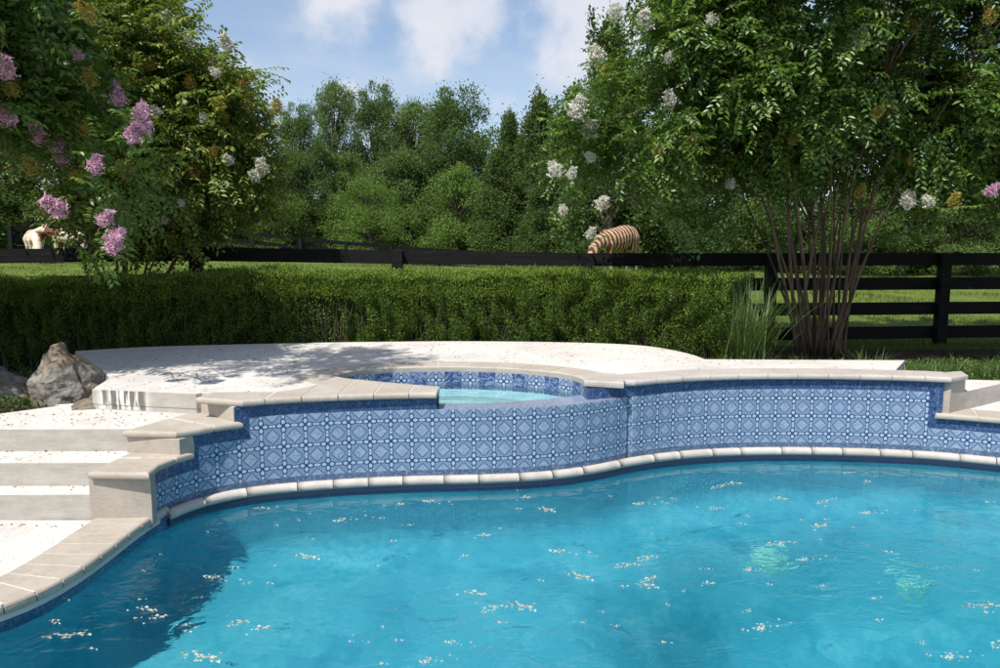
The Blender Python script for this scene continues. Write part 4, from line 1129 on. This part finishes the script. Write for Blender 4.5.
for i in range(11):
    x = X0 + 2.437 * i; y = 9.6 + .1 * x; posts.append((x, y, terr(x, y)))
fence('near black four-board fence running behind the hedge and the crepe myrtle', posts, ftop, [0, .33, .67, 1.0])
fp = []
pxs = [10, 58, 106, 155, 205, 252, 300, 346, 391, 435, 478]
tops = [226, 226, 226.5, 227, 228, 232, 237.5, 241.5, 245.5, 248.5, 251]
for i, (a, b) in enumerate(zip(pxs, tops)):
    D = 26 + .8 * i; q = UD(a, b, D); fp.append((q.x, D, q.z))
fx = [p[0] for p in fp]; fz = [p[2] for p in fp]
fence('distant black board fence sloping down in front of the treeline at the left', [(x, y, z - 1.32) for x, y, z in fp], lambda x: float(np.interp(x, fx, fz)), [0, .33, .67, 1.0], .15, .13)

# ------------------------------------------------------------------ background trees
def crown_lobes(kind, n, h, r, leaf, seed):
    g = np.random.default_rng(seed)
    if kind == 'cedar':
        L = []
        for i in range(110):
            t = (i + .5) / 110; z = h * (.06 + .92 * t); rr = r * (1 - t) ** .75 * g.uniform(.65, 1.1)
            a = g.uniform(0, 2 * PI); L.append((math.cos(a) * rr * .62, math.sin(a) * rr * .62, z, (.22 * r * (1 - .6 * t) + .08) * 1.0, .22 * r * (1 - .6 * t) + .08, h * .05 + .1))
        for i in range(3): a = g.uniform(0, 6.3); L.append((math.cos(a) * .3 * r, math.sin(a) * .3 * r, h * g.uniform(.86, .97), .14, .14, h * .09))
    elif kind == 'open':
        L = []
        for i in range(95):
            t = g.uniform(.2, 1) ; z = h * t; rr = r * (math.sin(PI * min(1, (t - .1) / .95)) ** .6) * g.uniform(.2, 1); a = g.uniform(0, 2 * PI); q = g.uniform(.10, .22) * r
            L.append((math.cos(a) * rr, math.sin(a) * rr, z, q * 1.2, q * 1.2, q))
    else:
        L = []
        for i in range(85):
            t = g.uniform(.04, 1); z = h * t * .93; rr = r * (math.sin(PI * (.12 + .86 * t)) ** .55) * g.uniform(.0, 1) ** .6 * .95; a = g.uniform(0, 2 * PI); q = g.uniform(.12, .28) * r
            L.append((math.cos(a) * rr, math.sin(a) * rr, z, q, q, q * .85))
    L = np.array(L); w = (L[:, 3] * L[:, 5]); w /= w.sum(); k = g.choice(len(L), n, p=w); E = L[k]
    d = g.normal(size=(n, 3)); d /= np.linalg.norm(d, axis=1, keepdims=True)
    rr = (g.uniform(.2, 1.0, n) ** .6 * np.where(g.uniform(0, 1, n) < .28, g.uniform(1, 2.1, n), 1))[:, None]
    pos = E[:, :3] + d * E[:, 3:] * rr
    ax = d + g.normal(0, .6, (n, 3)) + np.array([0, 0, .5 if kind != 'willow' else -.8]); nr = d + g.normal(0, .5, (n, 3)) + np.array([0, 0, .5])
    s = g.uniform(.6, 1.3, n)
    V, Fc = leaves(pos, ax, nr, leaf * s, leaf * .55 * s, .15)
    tr = []
    tr.append(tube_data([(0, 0, -.3), (.05, 0, h * .3), (0, .05, h * .6), (.05, 0, h * .93)], [.05 * r + .06, .04 * r + .04, .03 * r, .015], 7))
    for i in range(0, len(L), 2):
        q = L[i]; z0 = max(.3, q[2] * .6); tr.append(tube_data([(0, 0, z0), (q[0] * .5, q[1] * .5, (z0 + q[2]) / 2 + .1), (q[0], q[1], q[2])], [.03 * r, .02 * r, .012], 5))
    return V, Fc, merge(tr)
PROTO = {}
def proto(key, kind, n, h, r, leaf, seed, mat):
    V, Fc, tr = crown_lobes(kind, n, h, r, leaf, seed); me = npmesh('crown_' + key, V, Fc, M[mat])
    tm = bpy.data.meshes.new('trunk_' + key); tm.from_pydata(tr[0], [], tr[1]); tm.materials.append(M['barkg'])
    PROTO[key] = (me, tm, h, r)
proto('open', 'open', 36000, 10, 3.2, .15, 1, 'tdark'); proto('open2', 'open', 38000, 10, 3.6, .15, 2, 'tmid')
proto('broad', 'broad', 34000, 10, 4.0, .18, 3, 'tdark'); proto('broad2', 'broad', 34000, 10, 3.6, .17, 4, 'tmid')
proto('light', 'broad', 26000, 10, 4.6, .17, 5, 'tlight'); proto('willow', 'willow', 26000, 10, 4.4, .2, 6, 'tlight')
proto('cedar', 'cedar', 30000, 10, 2.8, .17, 7, 'tcedar'); proto('cedar2', 'cedar', 30000, 10, 3.4, .17, 8, 'tcedar')
used = set()
def bg(key, px, ytop, D, wpx, label, group='trees at the far side of the pasture'):
    me, tm, h, r = PROTO[key]
    q = UD(px, ytop, D); z0 = terr(q.x, D); H = q.z - z0; Wd = wpx / 750 * D
    t = thing({'o': 'deciduous_tree', 'b': 'deciduous_tree', 'l': 'shrubby_tree', 'w': 'shrubby_tree', 'c': 'cedar_tree'}[key[0]], label, 'tree', (q.x, D, z0), group)
    a = rnd.uniform(0, 6.28)
    for nm, m in (('crown', me), ('trunk', tm)):
        o = link(nm, m, t); o.rotation_euler = (0, 0, a); o.scale = (Wd / (2 * r), Wd / (2 * r), H / h)
BG = [
 ('broad', 215, 118, 40, 120, 'dark broad tree behind the upper-left yellow-green crepe myrtle'),
 ('open', 296, 108, 44, 60, 'dark tree whose top shows just right of the left crepe myrtles'),
 ('broad', 290, 150, 42, 90, 'dark dense tree below the gap right of the left crepe myrtles'),
 ('open2', 332, 88, 50, 62, 'airy tree reaching up as the leftmost feathery peak of the skyline'),
 ('open', 376, 88, 52, 66, 'airy brownish tree forming the second feathery peak of the skyline'),
 ('open2', 412, 108, 52, 90, 'mid-green tree between the two highest round tops of the central skyline'),
 ('broad', 400, 150, 48, 110, 'dark tree filling the middle of the treeline'),
 ('open', 452, 93, 50, 96, 'round airy tree whose crown is the widest on the central skyline'),
 ('broad', 470, 140, 50, 90, 'dark tree between the light green shrubs and the cedars'),
 ('broad2', 345, 150, 46, 90, 'mid-green tree behind the larger light green shrub'),
 ('light', 368, 176, 40, 96, 'light green shrubby tree below the central skyline, left of two'),
 ('willow', 457, 164, 42, 94, 'light green shrubby tree below the central skyline, right of two'),
 ('light', 248, 172, 38, 100, 'light green shrubby tree behind the distant sloping fence'),
 ('cedar', 510, 116, 44, 84, 'slim dark cedar with the leftmost spire of the cedar clump'),
 ('cedar2', 540, 98, 42, 120, 'tall dark cedar in the middle of the cedar clump'),
 ('cedar', 576, 90, 40, 130, 'dark cedar nearest the white-blossomed crepe myrtle'),
 ('cedar2', 500, 150, 40, 110, 'lower olive cedar in front of the cedar clump'),
 ('cedar2', 548, 160, 36, 90, 'wide low cedar behind the zebra\'s head'),
 ('cedar2', 612, 22, 30, 150, 'tallest cedar rising behind the left edge of the white-blossomed crepe myrtle'),
 ('broad', 650, 120, 34, 120, 'dark tree directly behind the zebra'),
 ('broad', 700, 150, 30, 110, 'dark tree behind the hedge end, right of the zebra'),
 ('broad2', 755, 150, 32, 110, 'dark tree seen left of the crepe myrtle stems'),
 ('broad', 815, 120, 29, 120, 'dark tree seen between the crepe myrtle stems'),
 ('broad2', 875, 170, 27, 100, 'mid-green tree just right of the crepe myrtle stems'),
 ('broad', 920, 110, 29, 120, 'dark tree behind the right part of the near fence'),
 ('broad2', 975, 190, 27, 90, 'low mid-green tree at the right edge beyond the fence'),
 ('broad', 1020, 100, 29, 140, 'tall dark tree cut off by the right edge of the photo'),
 ('broad', 160, 130, 38, 120, 'dark tree hidden behind the left crepe myrtles above the distant fence'),
 ('broad', 90, 120, 38, 130, 'dark tree behind the nearer cow'),
 ('broad2', 20, 110, 38, 130, 'dark tree behind the cow at the left edge'),
 ('broad', -50, 90, 36, 150, 'dark tree beyond the left edge of the photo'),
]
for a in BG: bg(*a)
# the wood behind, one mass
n = 70000; Xw = rg.uniform(-75, 75, n); Yw = rg.uniform(58, 66, n); zb = 0.0
Hw = 5.2 + 2.0 * np.sin(Xw * .21) + 1.2 * np.sin(Xw * .63 + 1)
pos = np.c_[Xw, Yw, rg.uniform(0, 1, n) ** .8 * Hw + .5]
V, Fc = leaves(pos, rdir(n) + np.array([0, 0, .4]), rdir(n) + np.array([0, -.6, .6]), rg.uniform(.3, .6, n), rg.uniform(.2, .35, n))
o = link('far_wood', npmesh('far_wood', V, Fc, M['tdark'])); tag(o, 'dark mass of far woodland seen through the gaps of the treeline', 'woodland', kind='stuff')

# ------------------------------------------------------------------ boulders
def boulder(label, cx, cy, z0, sx, sy, sz, seed, peak=(0, 0)):
    bm = bmesh.new(); bmesh.ops.create_icosphere(bm, subdivisions=5, radius=1)
    from mathutils import noise as mn
    r = random.Random(seed)
    planes = []
    for _ in range(13):
        d = Vector((r.uniform(-1, 1), r.uniform(-1, 1), r.uniform(-.4, 1))).normalized(); planes.append((d, r.uniform(.5, .88)))
    for v in bm.verts:
        p = v.co.copy()
        for d, k in planes:
            e = p.dot(d) - k
            if e > 0: p -= d * e * .92
        p += v.co * (mn.noise(p * 1.8 + Vector((seed, 0, 0))) * .10 + mn.noise(p * 5 + Vector((seed, 3, 0))) * .06 + mn.noise(p * 13) * .03)
        t = max(0, p.z); w_ = max(.34, 1 - .52 * t)
        p.x = p.x * w_ + peak[0] * t; p.y = p.y * w_ + peak[1] * t
        v.co = Vector((cx + p.x * sx, cy + p.y * sy, z0 + p.z * sz))
    me = bpy.data.meshes.new('boulder'); bm.to_mesh(me); bm.free(); me.materials.append(M['rock'])
    o = link('boulder', me); tag(o, label, 'boulder')
    return o
bp_ = U(63, 408, .5)
def hull_boulder(label, cx, cy, z0, pts, seed):
    from mathutils import noise as mn
    bm = bmesh.new()
    for p in pts: bm.verts.new((p[0] * .74 - .02, p[1] * .8, p[2] * .84))
    r_ = bmesh.ops.convex_hull(bm, input=bm.verts)
    bmesh.ops.delete(bm, geom=[g_ for g_ in r_['geom_interior'] if isinstance(g_, bmesh.types.BMVert)], context='VERTS')
    bmesh.ops.triangulate(bm, faces=bm.faces)
    for _ in range(5): bmesh.ops.subdivide_edges(bm, edges=[e for e in bm.edges if e.calc_length() > .022], cuts=1); bmesh.ops.triangulate(bm, faces=bm.faces)
    bm.normal_update()
    for v_ in bm.verts:
        p = v_.co + Vector((seed, 0, 0)); rid = 1 - abs(mn.noise(p * 6)) * 2
        v_.co += v_.normal * (mn.noise(p * 4.5) * .05 + rid * .018 + mn.noise(p * 17) * .016 + mn.noise(p * 40) * .006) + Vector((mn.noise(p * 9) * .015, 0, 0))
    for v_ in bm.verts: v_.co += Vector((cx, cy, z0))
    me = bpy.data.meshes.new('boulder'); bm.to_mesh(me); bm.free(); me.materials.append(M['rock']); tag(link('boulder', me), label, 'boulder')
hull_boulder('jagged tan and grey limestone boulder with a pointed top beside the upper deck', bp_.x - .05, 5.95, .50,
    [(-.30, -.16, 0), (-.34, .1, 0), (.36, -.1, 0), (.38, .14, 0), (0, -.24, 0), (.05, .3, 0), (-.31, -.10, .28), (-.27, .1, .34), (-.22, -.13, .36), (-.10, -.06, .56), (-.02, .0, .58), (.02, -.10, .50), (.12, .08, .44),
     (.20, -.12, .28), (.30, -.14, .10), (.30, .1, .22), (-.04, -.22, .30), (-.06, .2, .4)], 4)
boulder('low dark boulder in the shade at the left edge, left of the pointed one', -4.35, 6.3, .5, .5, .35, .30, 9)
q = U(84, 408, .565); boulder('small flat pale stone wedged between the pointed boulder and the deck riser', q.x, q.y + .05, .57, .17, .10, .10, 12)

# ------------------------------------------------------------------ animals
def skin_body(name, pts, edges, mat, parent, sub=2):
    """pts: (x,y,z,r) local; root first"""
    me = bpy.data.meshes.new(name); me.from_pydata([p[:3] for p in pts], edges, []); o = link(name, me, parent)
    me.materials.append(mat)
    sk = o.modifiers.new('skin', 'SKIN'); 
    if not me.skin_vertices: me.skin_vertices.new(name='skin') if hasattr(me.skin_vertices, 'new') else None
    return o, sk
def tube_union(name, chains, mat, parent, vox=.03):
    """continuous body: fat tapered tubes and spheres fused by a voxel remesh"""
    parts = []
    for ch in chains:
        path, rad = [], []
        for a, b in zip(ch[:-1], ch[1:]):
            for k in range(4):
                t = k / 4; t2 = t
                path.append([a[i] + (b[i] - a[i]) * t2 for i in range(3)]); rad.append(a[3] + (b[3] - a[3]) * (t * t * (3 - 2 * t)))
        path.append(list(ch[-1][:3])); rad.append(ch[-1][3])
        # rounded ends
        d0 = Vector(path[0]) - Vector(path[1]); d0.normalize(); path.insert(0, list(Vector(path[0]) + d0 * rad[0] * .55)); rad.insert(0, rad[0] * .6)
        d1 = Vector(path[-1]) - Vector(path[-2]); d1.normalize(); path.append(list(Vector(path[-1]) + d1 * rad[-1] * .55)); rad.append(rad[-1] * .6)
        parts.append(tube_data(path, rad, 12))
    v, f = merge(parts); me = bpy.data.meshes.new(name); me.from_pydata(v, [], f); me.materials.append(mat)
    o = link(name, me, parent)
    m = o.modifiers.new('fuse', 'REMESH'); m.mode = 'VOXEL'; m.voxel_size = vox; m.use_smooth_shade = True
    s_ = o.modifiers.new('soft', 'SMOOTH'); s_.factor = .6; s_.iterations = 4
    return o
n_ = NT('zebra_coat'); v_ = n_.coord(); sp_ = n_.add('ShaderNodeSeparateXYZ'); n_.l.new(v_, sp_.inputs[0])
wob = n_.noise(v_, 3.5, 3, .5)
ph = n_.math('ADD', n_.math('MULTIPLY', sp_.outputs[0], 54.0), n_.math('MULTIPLY', wob, 7.0))
ph = n_.math('ADD', ph, n_.math('MULTIPLY', n_.math('MAXIMUM', n_.math('SUBTRACT', sp_.outputs[0], .35), 0), n_.math('MULTIPLY', sp_.outputs[2], 26.0)))
legph = n_.math('MULTIPLY', sp_.outputs[2], 62.0)
isleg = n_.math('SUBTRACT', 1, n_.sm(sp_.outputs[2], .5, .62))
st_ = n_.mix(isleg, ph, legph)
s1 = n_.sm(n_.math('SINE', n_.math('ADD', n_.math('MULTIPLY', ph, n_.math('SUBTRACT', 1, isleg)), n_.math('MULTIPLY', legph, isleg))), -.25, .15)
col = n_.mix(s1, (.44, .31, .20), (.085, .030, .015)); col = n_.mix(n_.math('SUBTRACT', 1, n_.sm(sp_.outputs[2], .25, .42)), col, (.72, .68, .60))
M['zebra'] = n_.done(n_.bsdf(col, .7, .2))
n_ = NT('cow_coat'); v_ = n_.coord(); M['cow'] = n_.done(n_.bsdf(n_.mix(n_.sm(n_.noise(v_, 2.6, 3, .5, .6), .51, .57), (.58, .48, .37), (.15, .06, .03)), .75, .2))
n_ = NT('dark_horn'); M['hoof'] = n_.done(n_.bsdf((.04, .03, .025), .5, .3))
def quadruped(nm, label, cat_, loc, rot, sc, mat, graze=True, mane=False, horns=False):
    t = thing(nm, label, cat_, (0, 0, 0))
    # faces -x ; rump at +x
    ch = [[(.62, 0, 1.02, .25), (.38, 0, 1.02, .30), (0, 0, .98, .31), (-.32, 0, 1.0, .28), (-.52, 0, 1.02, .22)]]
    if graze: ch.append([(-.50, 0, 1.04, .20), (-.78, 0, .92, .155), (-1.0, 0, .66, .12), (-1.10, 0, .50, .11), (-1.22, 0, .34, .085), (-1.32, 0, .17, .06)]); head = (-1.10, .50)
    else: ch.append([(-.50, 0, 1.06, .20), (-.72, 0, 1.16, .15), (-.88, 0, 1.22, .125), (-1.05, 0, 1.16, .105), (-1.24, 0, 1.06, .07)]); head = (-.90, 1.26)
    for s_ in (-1, 1):
        ch.append([(-.42, s_ * .13, .95, .14), (-.43, s_ * .14, .66, .075), (-.42, s_ * .14, .42, .055), (-.43, s_ * .14, .22, .038), (-.44, s_ * .14, .06, .045)])
        ch.append([(.52, s_ * .13, 1.0, .20), (.44, s_ * .15, .72, .12), (.60, s_ * .15, .48, .065), (.575, s_ * .15, .26, .04), (.56, s_ * .15, .06, .045)])
        hx, hz_ = head
        ch.append([(hx + .06, s_ * .07, hz_ + .06, .035), (hx + .16, s_ * .13, hz_ + .14, .04), (hx + .2, s_ * .16, hz_ + .22, .015)])
    ch.append([(.80, 0, 1.1, .04), (.9, 0, .9, .03), (.9, 0, .62, .035), (.88, 0, .42, .02)])
    tube_union('body', ch, mat, t, .028)
    for s_ in (-1, 1):
        for x in (-.44, .56):
            v, f = tube_data([(x, s_ * .145, 0), (x - .01, s_ * .145, .05)], [.055, .048], 8); mesh('hoof', v, f, M['hoof'], t)
        if horns:
            hx, hz_ = head; v, f = tube_data([(hx + .04, s_ * .08, hz_ + .08), (hx + .02, s_ * .2, hz_ + .14), (hx - .02, s_ * .26, hz_ + .26)], [.03, .022, .006], 7); mesh('horn', v, f, M['travw'], t)
    if mane:
        path = [(-.44, 1.22), (-.66, 1.13), (-.86, .96), (-1.0, .78), (-1.05, .6)]; pts = []
        vs = []; fs = []
        for x, z in path: vs += [(x, -.02, z - .04), (x, .02, z - .04), (x + .045, .008, z + .085), (x + .045, -.008, z + .085)]
        for k in range(4):
            b = 4 * k
            for a_, b_ in ((0, 1), (1, 2), (2, 3), (3, 0)): fs.append((b + a_, b + b_, b + 4 + b_, b + 4 + a_))
        fs += [(0, 1, 2, 3), (16, 17, 18, 19)]
        mesh('mane', vs, fs, mat, t)
    t.location = loc; t.rotation_euler = (0, -.13 if mane else 0, rot); t.scale = (sc,) * 3
    return t
zp = UD(614, 275, 18.0); zz = terr(zp.x, 18.0)
quadruped('zebra', 'brown and white striped zebra grazing with its head down beyond the fence', 'zebra', (zp.x + .1, 18.0, UD(614, 279, 18).z), .75, .95, M['zebra'], True, True)
for px, yt, rot, lab, gz in [(70, 226, .25, 'pale cow with brown patches standing nearer the distant fence, right of two', False), (34, 229, 2.2, 'brown and white patched cow at the far left of the pasture, left of two', True)]:
    D = 25; q = UD(px, yt, D); sc = .95; z0 = q.z - (1.36 if not gz else 1.32) * sc
    quadruped('cow', lab, 'cow', (q.x, D, z0), rot, sc, M['cow'], gz, False, False)

# ------------------------------------------------------------------ petals on the water
def petal_cluster(seed, n, L):
    g = np.random.default_rng(seed); k = 1
    cs = g.normal(0, 1, (k, 2)) * np.array([L * .45, L * .3])
    c = cs[g.integers(0, k, n)] + g.normal(0, 1, (n, 2)) * np.array([L * .28, L * .18]) * np.where(g.uniform(0, 1, n) < .2, 2.2, 1)[:, None]
    pos = np.c_[c, g.uniform(.001, .006, n)]; ax = np.c_[g.normal(size=(n, 2)), np.full(n, .04)]; nr = np.c_[g.normal(0, .2, (n, 2)), np.ones(n)]
    s = g.uniform(.4, 1.25, n)
    V, Fc = leaves(pos, ax, nr, .016 * s, .014 * s, .3); return npmesh('petals', V, Fc, M['float'])
PC = [petal_cluster(40 + i, 18 + 6 * i, .07 + .016 * i) for i in range(4)] + [petal_cluster(60 + i, 7, .03) for i in range(3)]
big = [(260, 508), (357, 520), (304, 558), (170, 616), (235, 622), (197, 660), (273, 627), (490, 596), (487, 608), (470, 556), (442, 662), (462, 646), (64, 638), (227, 582), (440, 504), (405, 504), (492, 536), (532, 498),
       (545, 511), (655, 505), (712, 508), (845, 473), (745, 484), (715, 487), (820, 502), (882, 514), (830, 525), (577, 555), (640, 558), (620, 565), (659, 576), (577, 578), (647, 588), (772, 543), (760, 570), (820, 560),
       (717, 584), (982, 608), (967, 658), (995, 643), (520, 609), (777, 627), (872, 482), (790, 500), (160, 612)]
from_poly = poolpoly
small = [(rnd.uniform(20, 995), 484 + 180 * rnd.random() ** 1.2) for _ in range(90)]
for i, (px, py) in enumerate(big + small):
    q = U(px, py, 0)
    if not inpoly(q.x, q.y, poolpoly): continue
    b = i < len(big)
    o = link('petal_cluster', rnd.choice(PC[:4] if b else PC[4:]), None, (q.x, q.y, .002), (0, 0, rnd.uniform(-.5, .5)), (rnd.uniform(.7, 1.9), rnd.uniform(.55, 1.0), 1) if b else (rnd.uniform(.35, 1.1), rnd.uniform(.3, .7), 1))
    if b: tag(o, 'larger raft of fallen white crepe myrtle petals floating on the pool', 'petals', 'larger petal rafts on the pool water')
    else: tag(o, 'tiny scatter of fallen white petals floating on the pool', 'petals', 'tiny petal scatters on the pool water')

# ------------------------------------------------------------------ litter on the deck and the landing
def litter(n, poly, z, edge=None):
    X = rg.uniform(min(p[0] for p in poly), max(p[0] for p in poly), n * 3); Y = rg.uniform(min(p[1] for p in poly), max(p[1] for p in poly), n * 3)
    w_ = .35 + .65 * (np.sin(X * 2.3 + 1) * np.sin(Y * 3.1 + X) > 0)
    ok = [(x, y) for x, y, q in zip(X, Y, w_) if rnd.random() < q and inpoly(x, y, poly)][:n]
    return np.array([(x, y, z) for x, y in ok])
P1_ = litter(800, [(p[0], p[1]) for p in DECK_POLY], .710); P1_ = P1_[(P1_[:, 1] > 6.6) | (P1_[:, 0] < -1.4) | (P1_[:, 0] > 1.2)]
P2_ = litter(260, [(-5.5, 4.9), (-2.5, 4.9), (-2.3, 5.3), (-3.2, 5.5), (-5.5, 5.05)], .562)
P3_ = litter(160, [(-5.5, 4.6), (-2.5, 4.62), (-2.5, 4.84), (-5.5, 4.82)], .412)
P4_ = np.array([(x, y, z) for z, y0 in ((.562, 5.30), (.412, 4.845), (.264, 4.575), (.107, 4.33)) for x, y in [(rnd.uniform(-5.2, -2.5), y0 - abs(rnd.gauss(0, .02))) for _ in range(45)]])
for nm, mt, PP, lab in (('fallen_petals', M['float'], np.concatenate([P1_[::2], P2_[::2], P3_]), 'tiny fallen petals scattered over the white deck and steps'),
                        ('leaf_litter', M['pod'] if False else M['litter'], np.concatenate([P1_[1::2], P2_[1::2], P4_]), 'small brown leaf litter scattered over the white deck and along the step risers')):
    n = len(PP); V, Fc = leaves(PP + np.c_[np.zeros((n, 2)), rg.uniform(0, .003, n)], np.c_[rg.normal(size=(n, 2)), np.full(n, .06)], np.c_[rg.normal(0, .3, (n, 2)), np.ones(n)], rg.uniform(.010, .030, n), rg.uniform(.006, .014, n), .2)
    o = link(nm, npmesh(nm, V, Fc, mt)); tag(o, lab, 'litter', kind='stuff')
#@@END
# ------------------------------------------------------------------ light
EL, AZ = math.radians(58), math.radians(215)
sd = Vector((math.sin(AZ) * math.cos(EL), math.cos(AZ) * math.cos(EL), math.sin(EL)))
sl = bpy.data.lights.new('sun', 'SUN'); sl.energy = 4.8; sl.angle = math.radians(.53); sl.color = (1, .955, .88)
so = bpy.data.objects.new('sun', sl); C.objects.link(so); so.rotation_euler = sd.to_track_quat('Z', 'Y').to_euler(); so.location = (-5, -5, 12)
wd = bpy.data.worlds.new('World'); scene.world = wd; wd.use_nodes = True
t = wd.node_tree; t.nodes.clear(); N = t.nodes.new
out = N('ShaderNodeOutputWorld'); bg = N('ShaderNodeBackground'); t.links.new(bg.outputs[0], out.inputs[0])
sky = N('ShaderNodeTexSky'); sky.sky_type = 'NISHITA'; sky.sun_disc = False; sky.sun_elevation = EL; sky.sun_rotation = AZ
sky.air_density = 1.0; sky.dust_density = 1.2; sky.ozone_density = 1.2
tc = N('ShaderNodeTexCoord')
def wm(op, a, b=None):
    o = N('ShaderNodeMath'); o.operation = op
    for i, x in enumerate((a, b)):
        if x is None: continue
        if isinstance(x, (int, float)): o.inputs[i].default_value = x
        else: t.links.new(x, o.inputs[i])
    return o.outputs[0]
def wmap(x, a, b):
    o = N('ShaderNodeMapRange'); o.interpolation_type = 'SMOOTHSTEP'; t.links.new(x, o.inputs[0]); o.inputs[1].default_value = a; o.inputs[2].default_value = b; return o.outputs[0]
nz = N('ShaderNodeTexNoise'); t.links.new(tc.outputs[0], nz.inputs[0]); nz.inputs['Scale'].default_value = 13; nz.inputs['Detail'].default_value = 8; nz.inputs['Roughness'].default_value = .58
nw = N('ShaderNodeTexNoise'); mpp = N('ShaderNodeMapping'); mpp.inputs[3].default_value = (1.6, 1.6, 4.5); t.links.new(tc.outputs[0], mpp.inputs[0]); t.links.new(mpp.outputs[0], nw.inputs[0])
nw.inputs['Scale'].default_value = 1.7; nw.inputs['Detail'].default_value = 6; nw.inputs['Roughness'].default_value = .55
cov = None
for px, py, rr, wgt in [(430, 30, .07, .9), (475, 15, .06, .7), (400, 8, .05, .6), (345, -12, .08, .9), (590, 8, .09, 1.0), (342, 100, .03, .8), (470, 98, .055, .45), (225, 60, .05, .4), (560, 50, .06, .5), (700, -60, .2, .7), (420, -80, .1, .6)]:
    d = ray(px, py).normalized()
    dn = N('ShaderNodeVectorMath'); dn.operation = 'DISTANCE'; t.links.new(tc.outputs[0], dn.inputs[0]); dn.inputs[1].default_value = tuple(d)
    x = wm('DIVIDE', dn.outputs['Value'], rr)
    x = wm('MULTIPLY', wm('MAXIMUM', wm('SUBTRACT', 1.35, x), 0), wgt)
    cov = x if cov is None else wm('MAXIMUM', cov, x)
dens = wmap(wm('ADD', wm('MULTIPLY', cov, .55), wm('MULTIPLY', nz.outputs[0], .95)), .60, 1.0)
wisp = wm('MULTIPLY', wmap(nw.outputs[0], .34, .78), .5)
dens = wm('MINIMUM', wm('ADD', wm('MULTIPLY', dens, .8), wisp), .95)
mx = N('ShaderNodeMix'); mx.data_type = 'RGBA'; t.links.new(dens, mx.inputs[0]); t.links.new(sky.outputs[0], mx.inputs[6]); mx.inputs[7].default_value = (4.9, 5.05, 5.5, 1)
t.links.new(mx.outputs[2], bg.inputs[0]); bg.inputs[1].default_value = .125
vs_ = scene.view_settings; vs_.view_transform = 'Standard'; vs_.look = 'None'; vs_.exposure = .38; vs_.gamma = 1; vs_.use_curve_mapping = False
for nm in ('pool_water', 'spa_water'): bpy.data.objects[nm].cycles.is_caustics_caster = True
for nm in ['pool_basin'] + [o_.name for o_ in bpy.data.objects if o_.name.startswith(('cover', 'grille', 'spa_floor', 'bench', 'inner_wall_tile'))]: bpy.data.objects[nm].cycles.is_caustics_receiver = True
sl.cycles.is_caustics_light = True
scene.cycles.max_bounces = 7; scene.cycles.transparent_max_bounces = 8; scene.cycles.diffuse_bounces = 3; scene.cycles.glossy_bounces = 3
scene.cycles.use_denoising = True
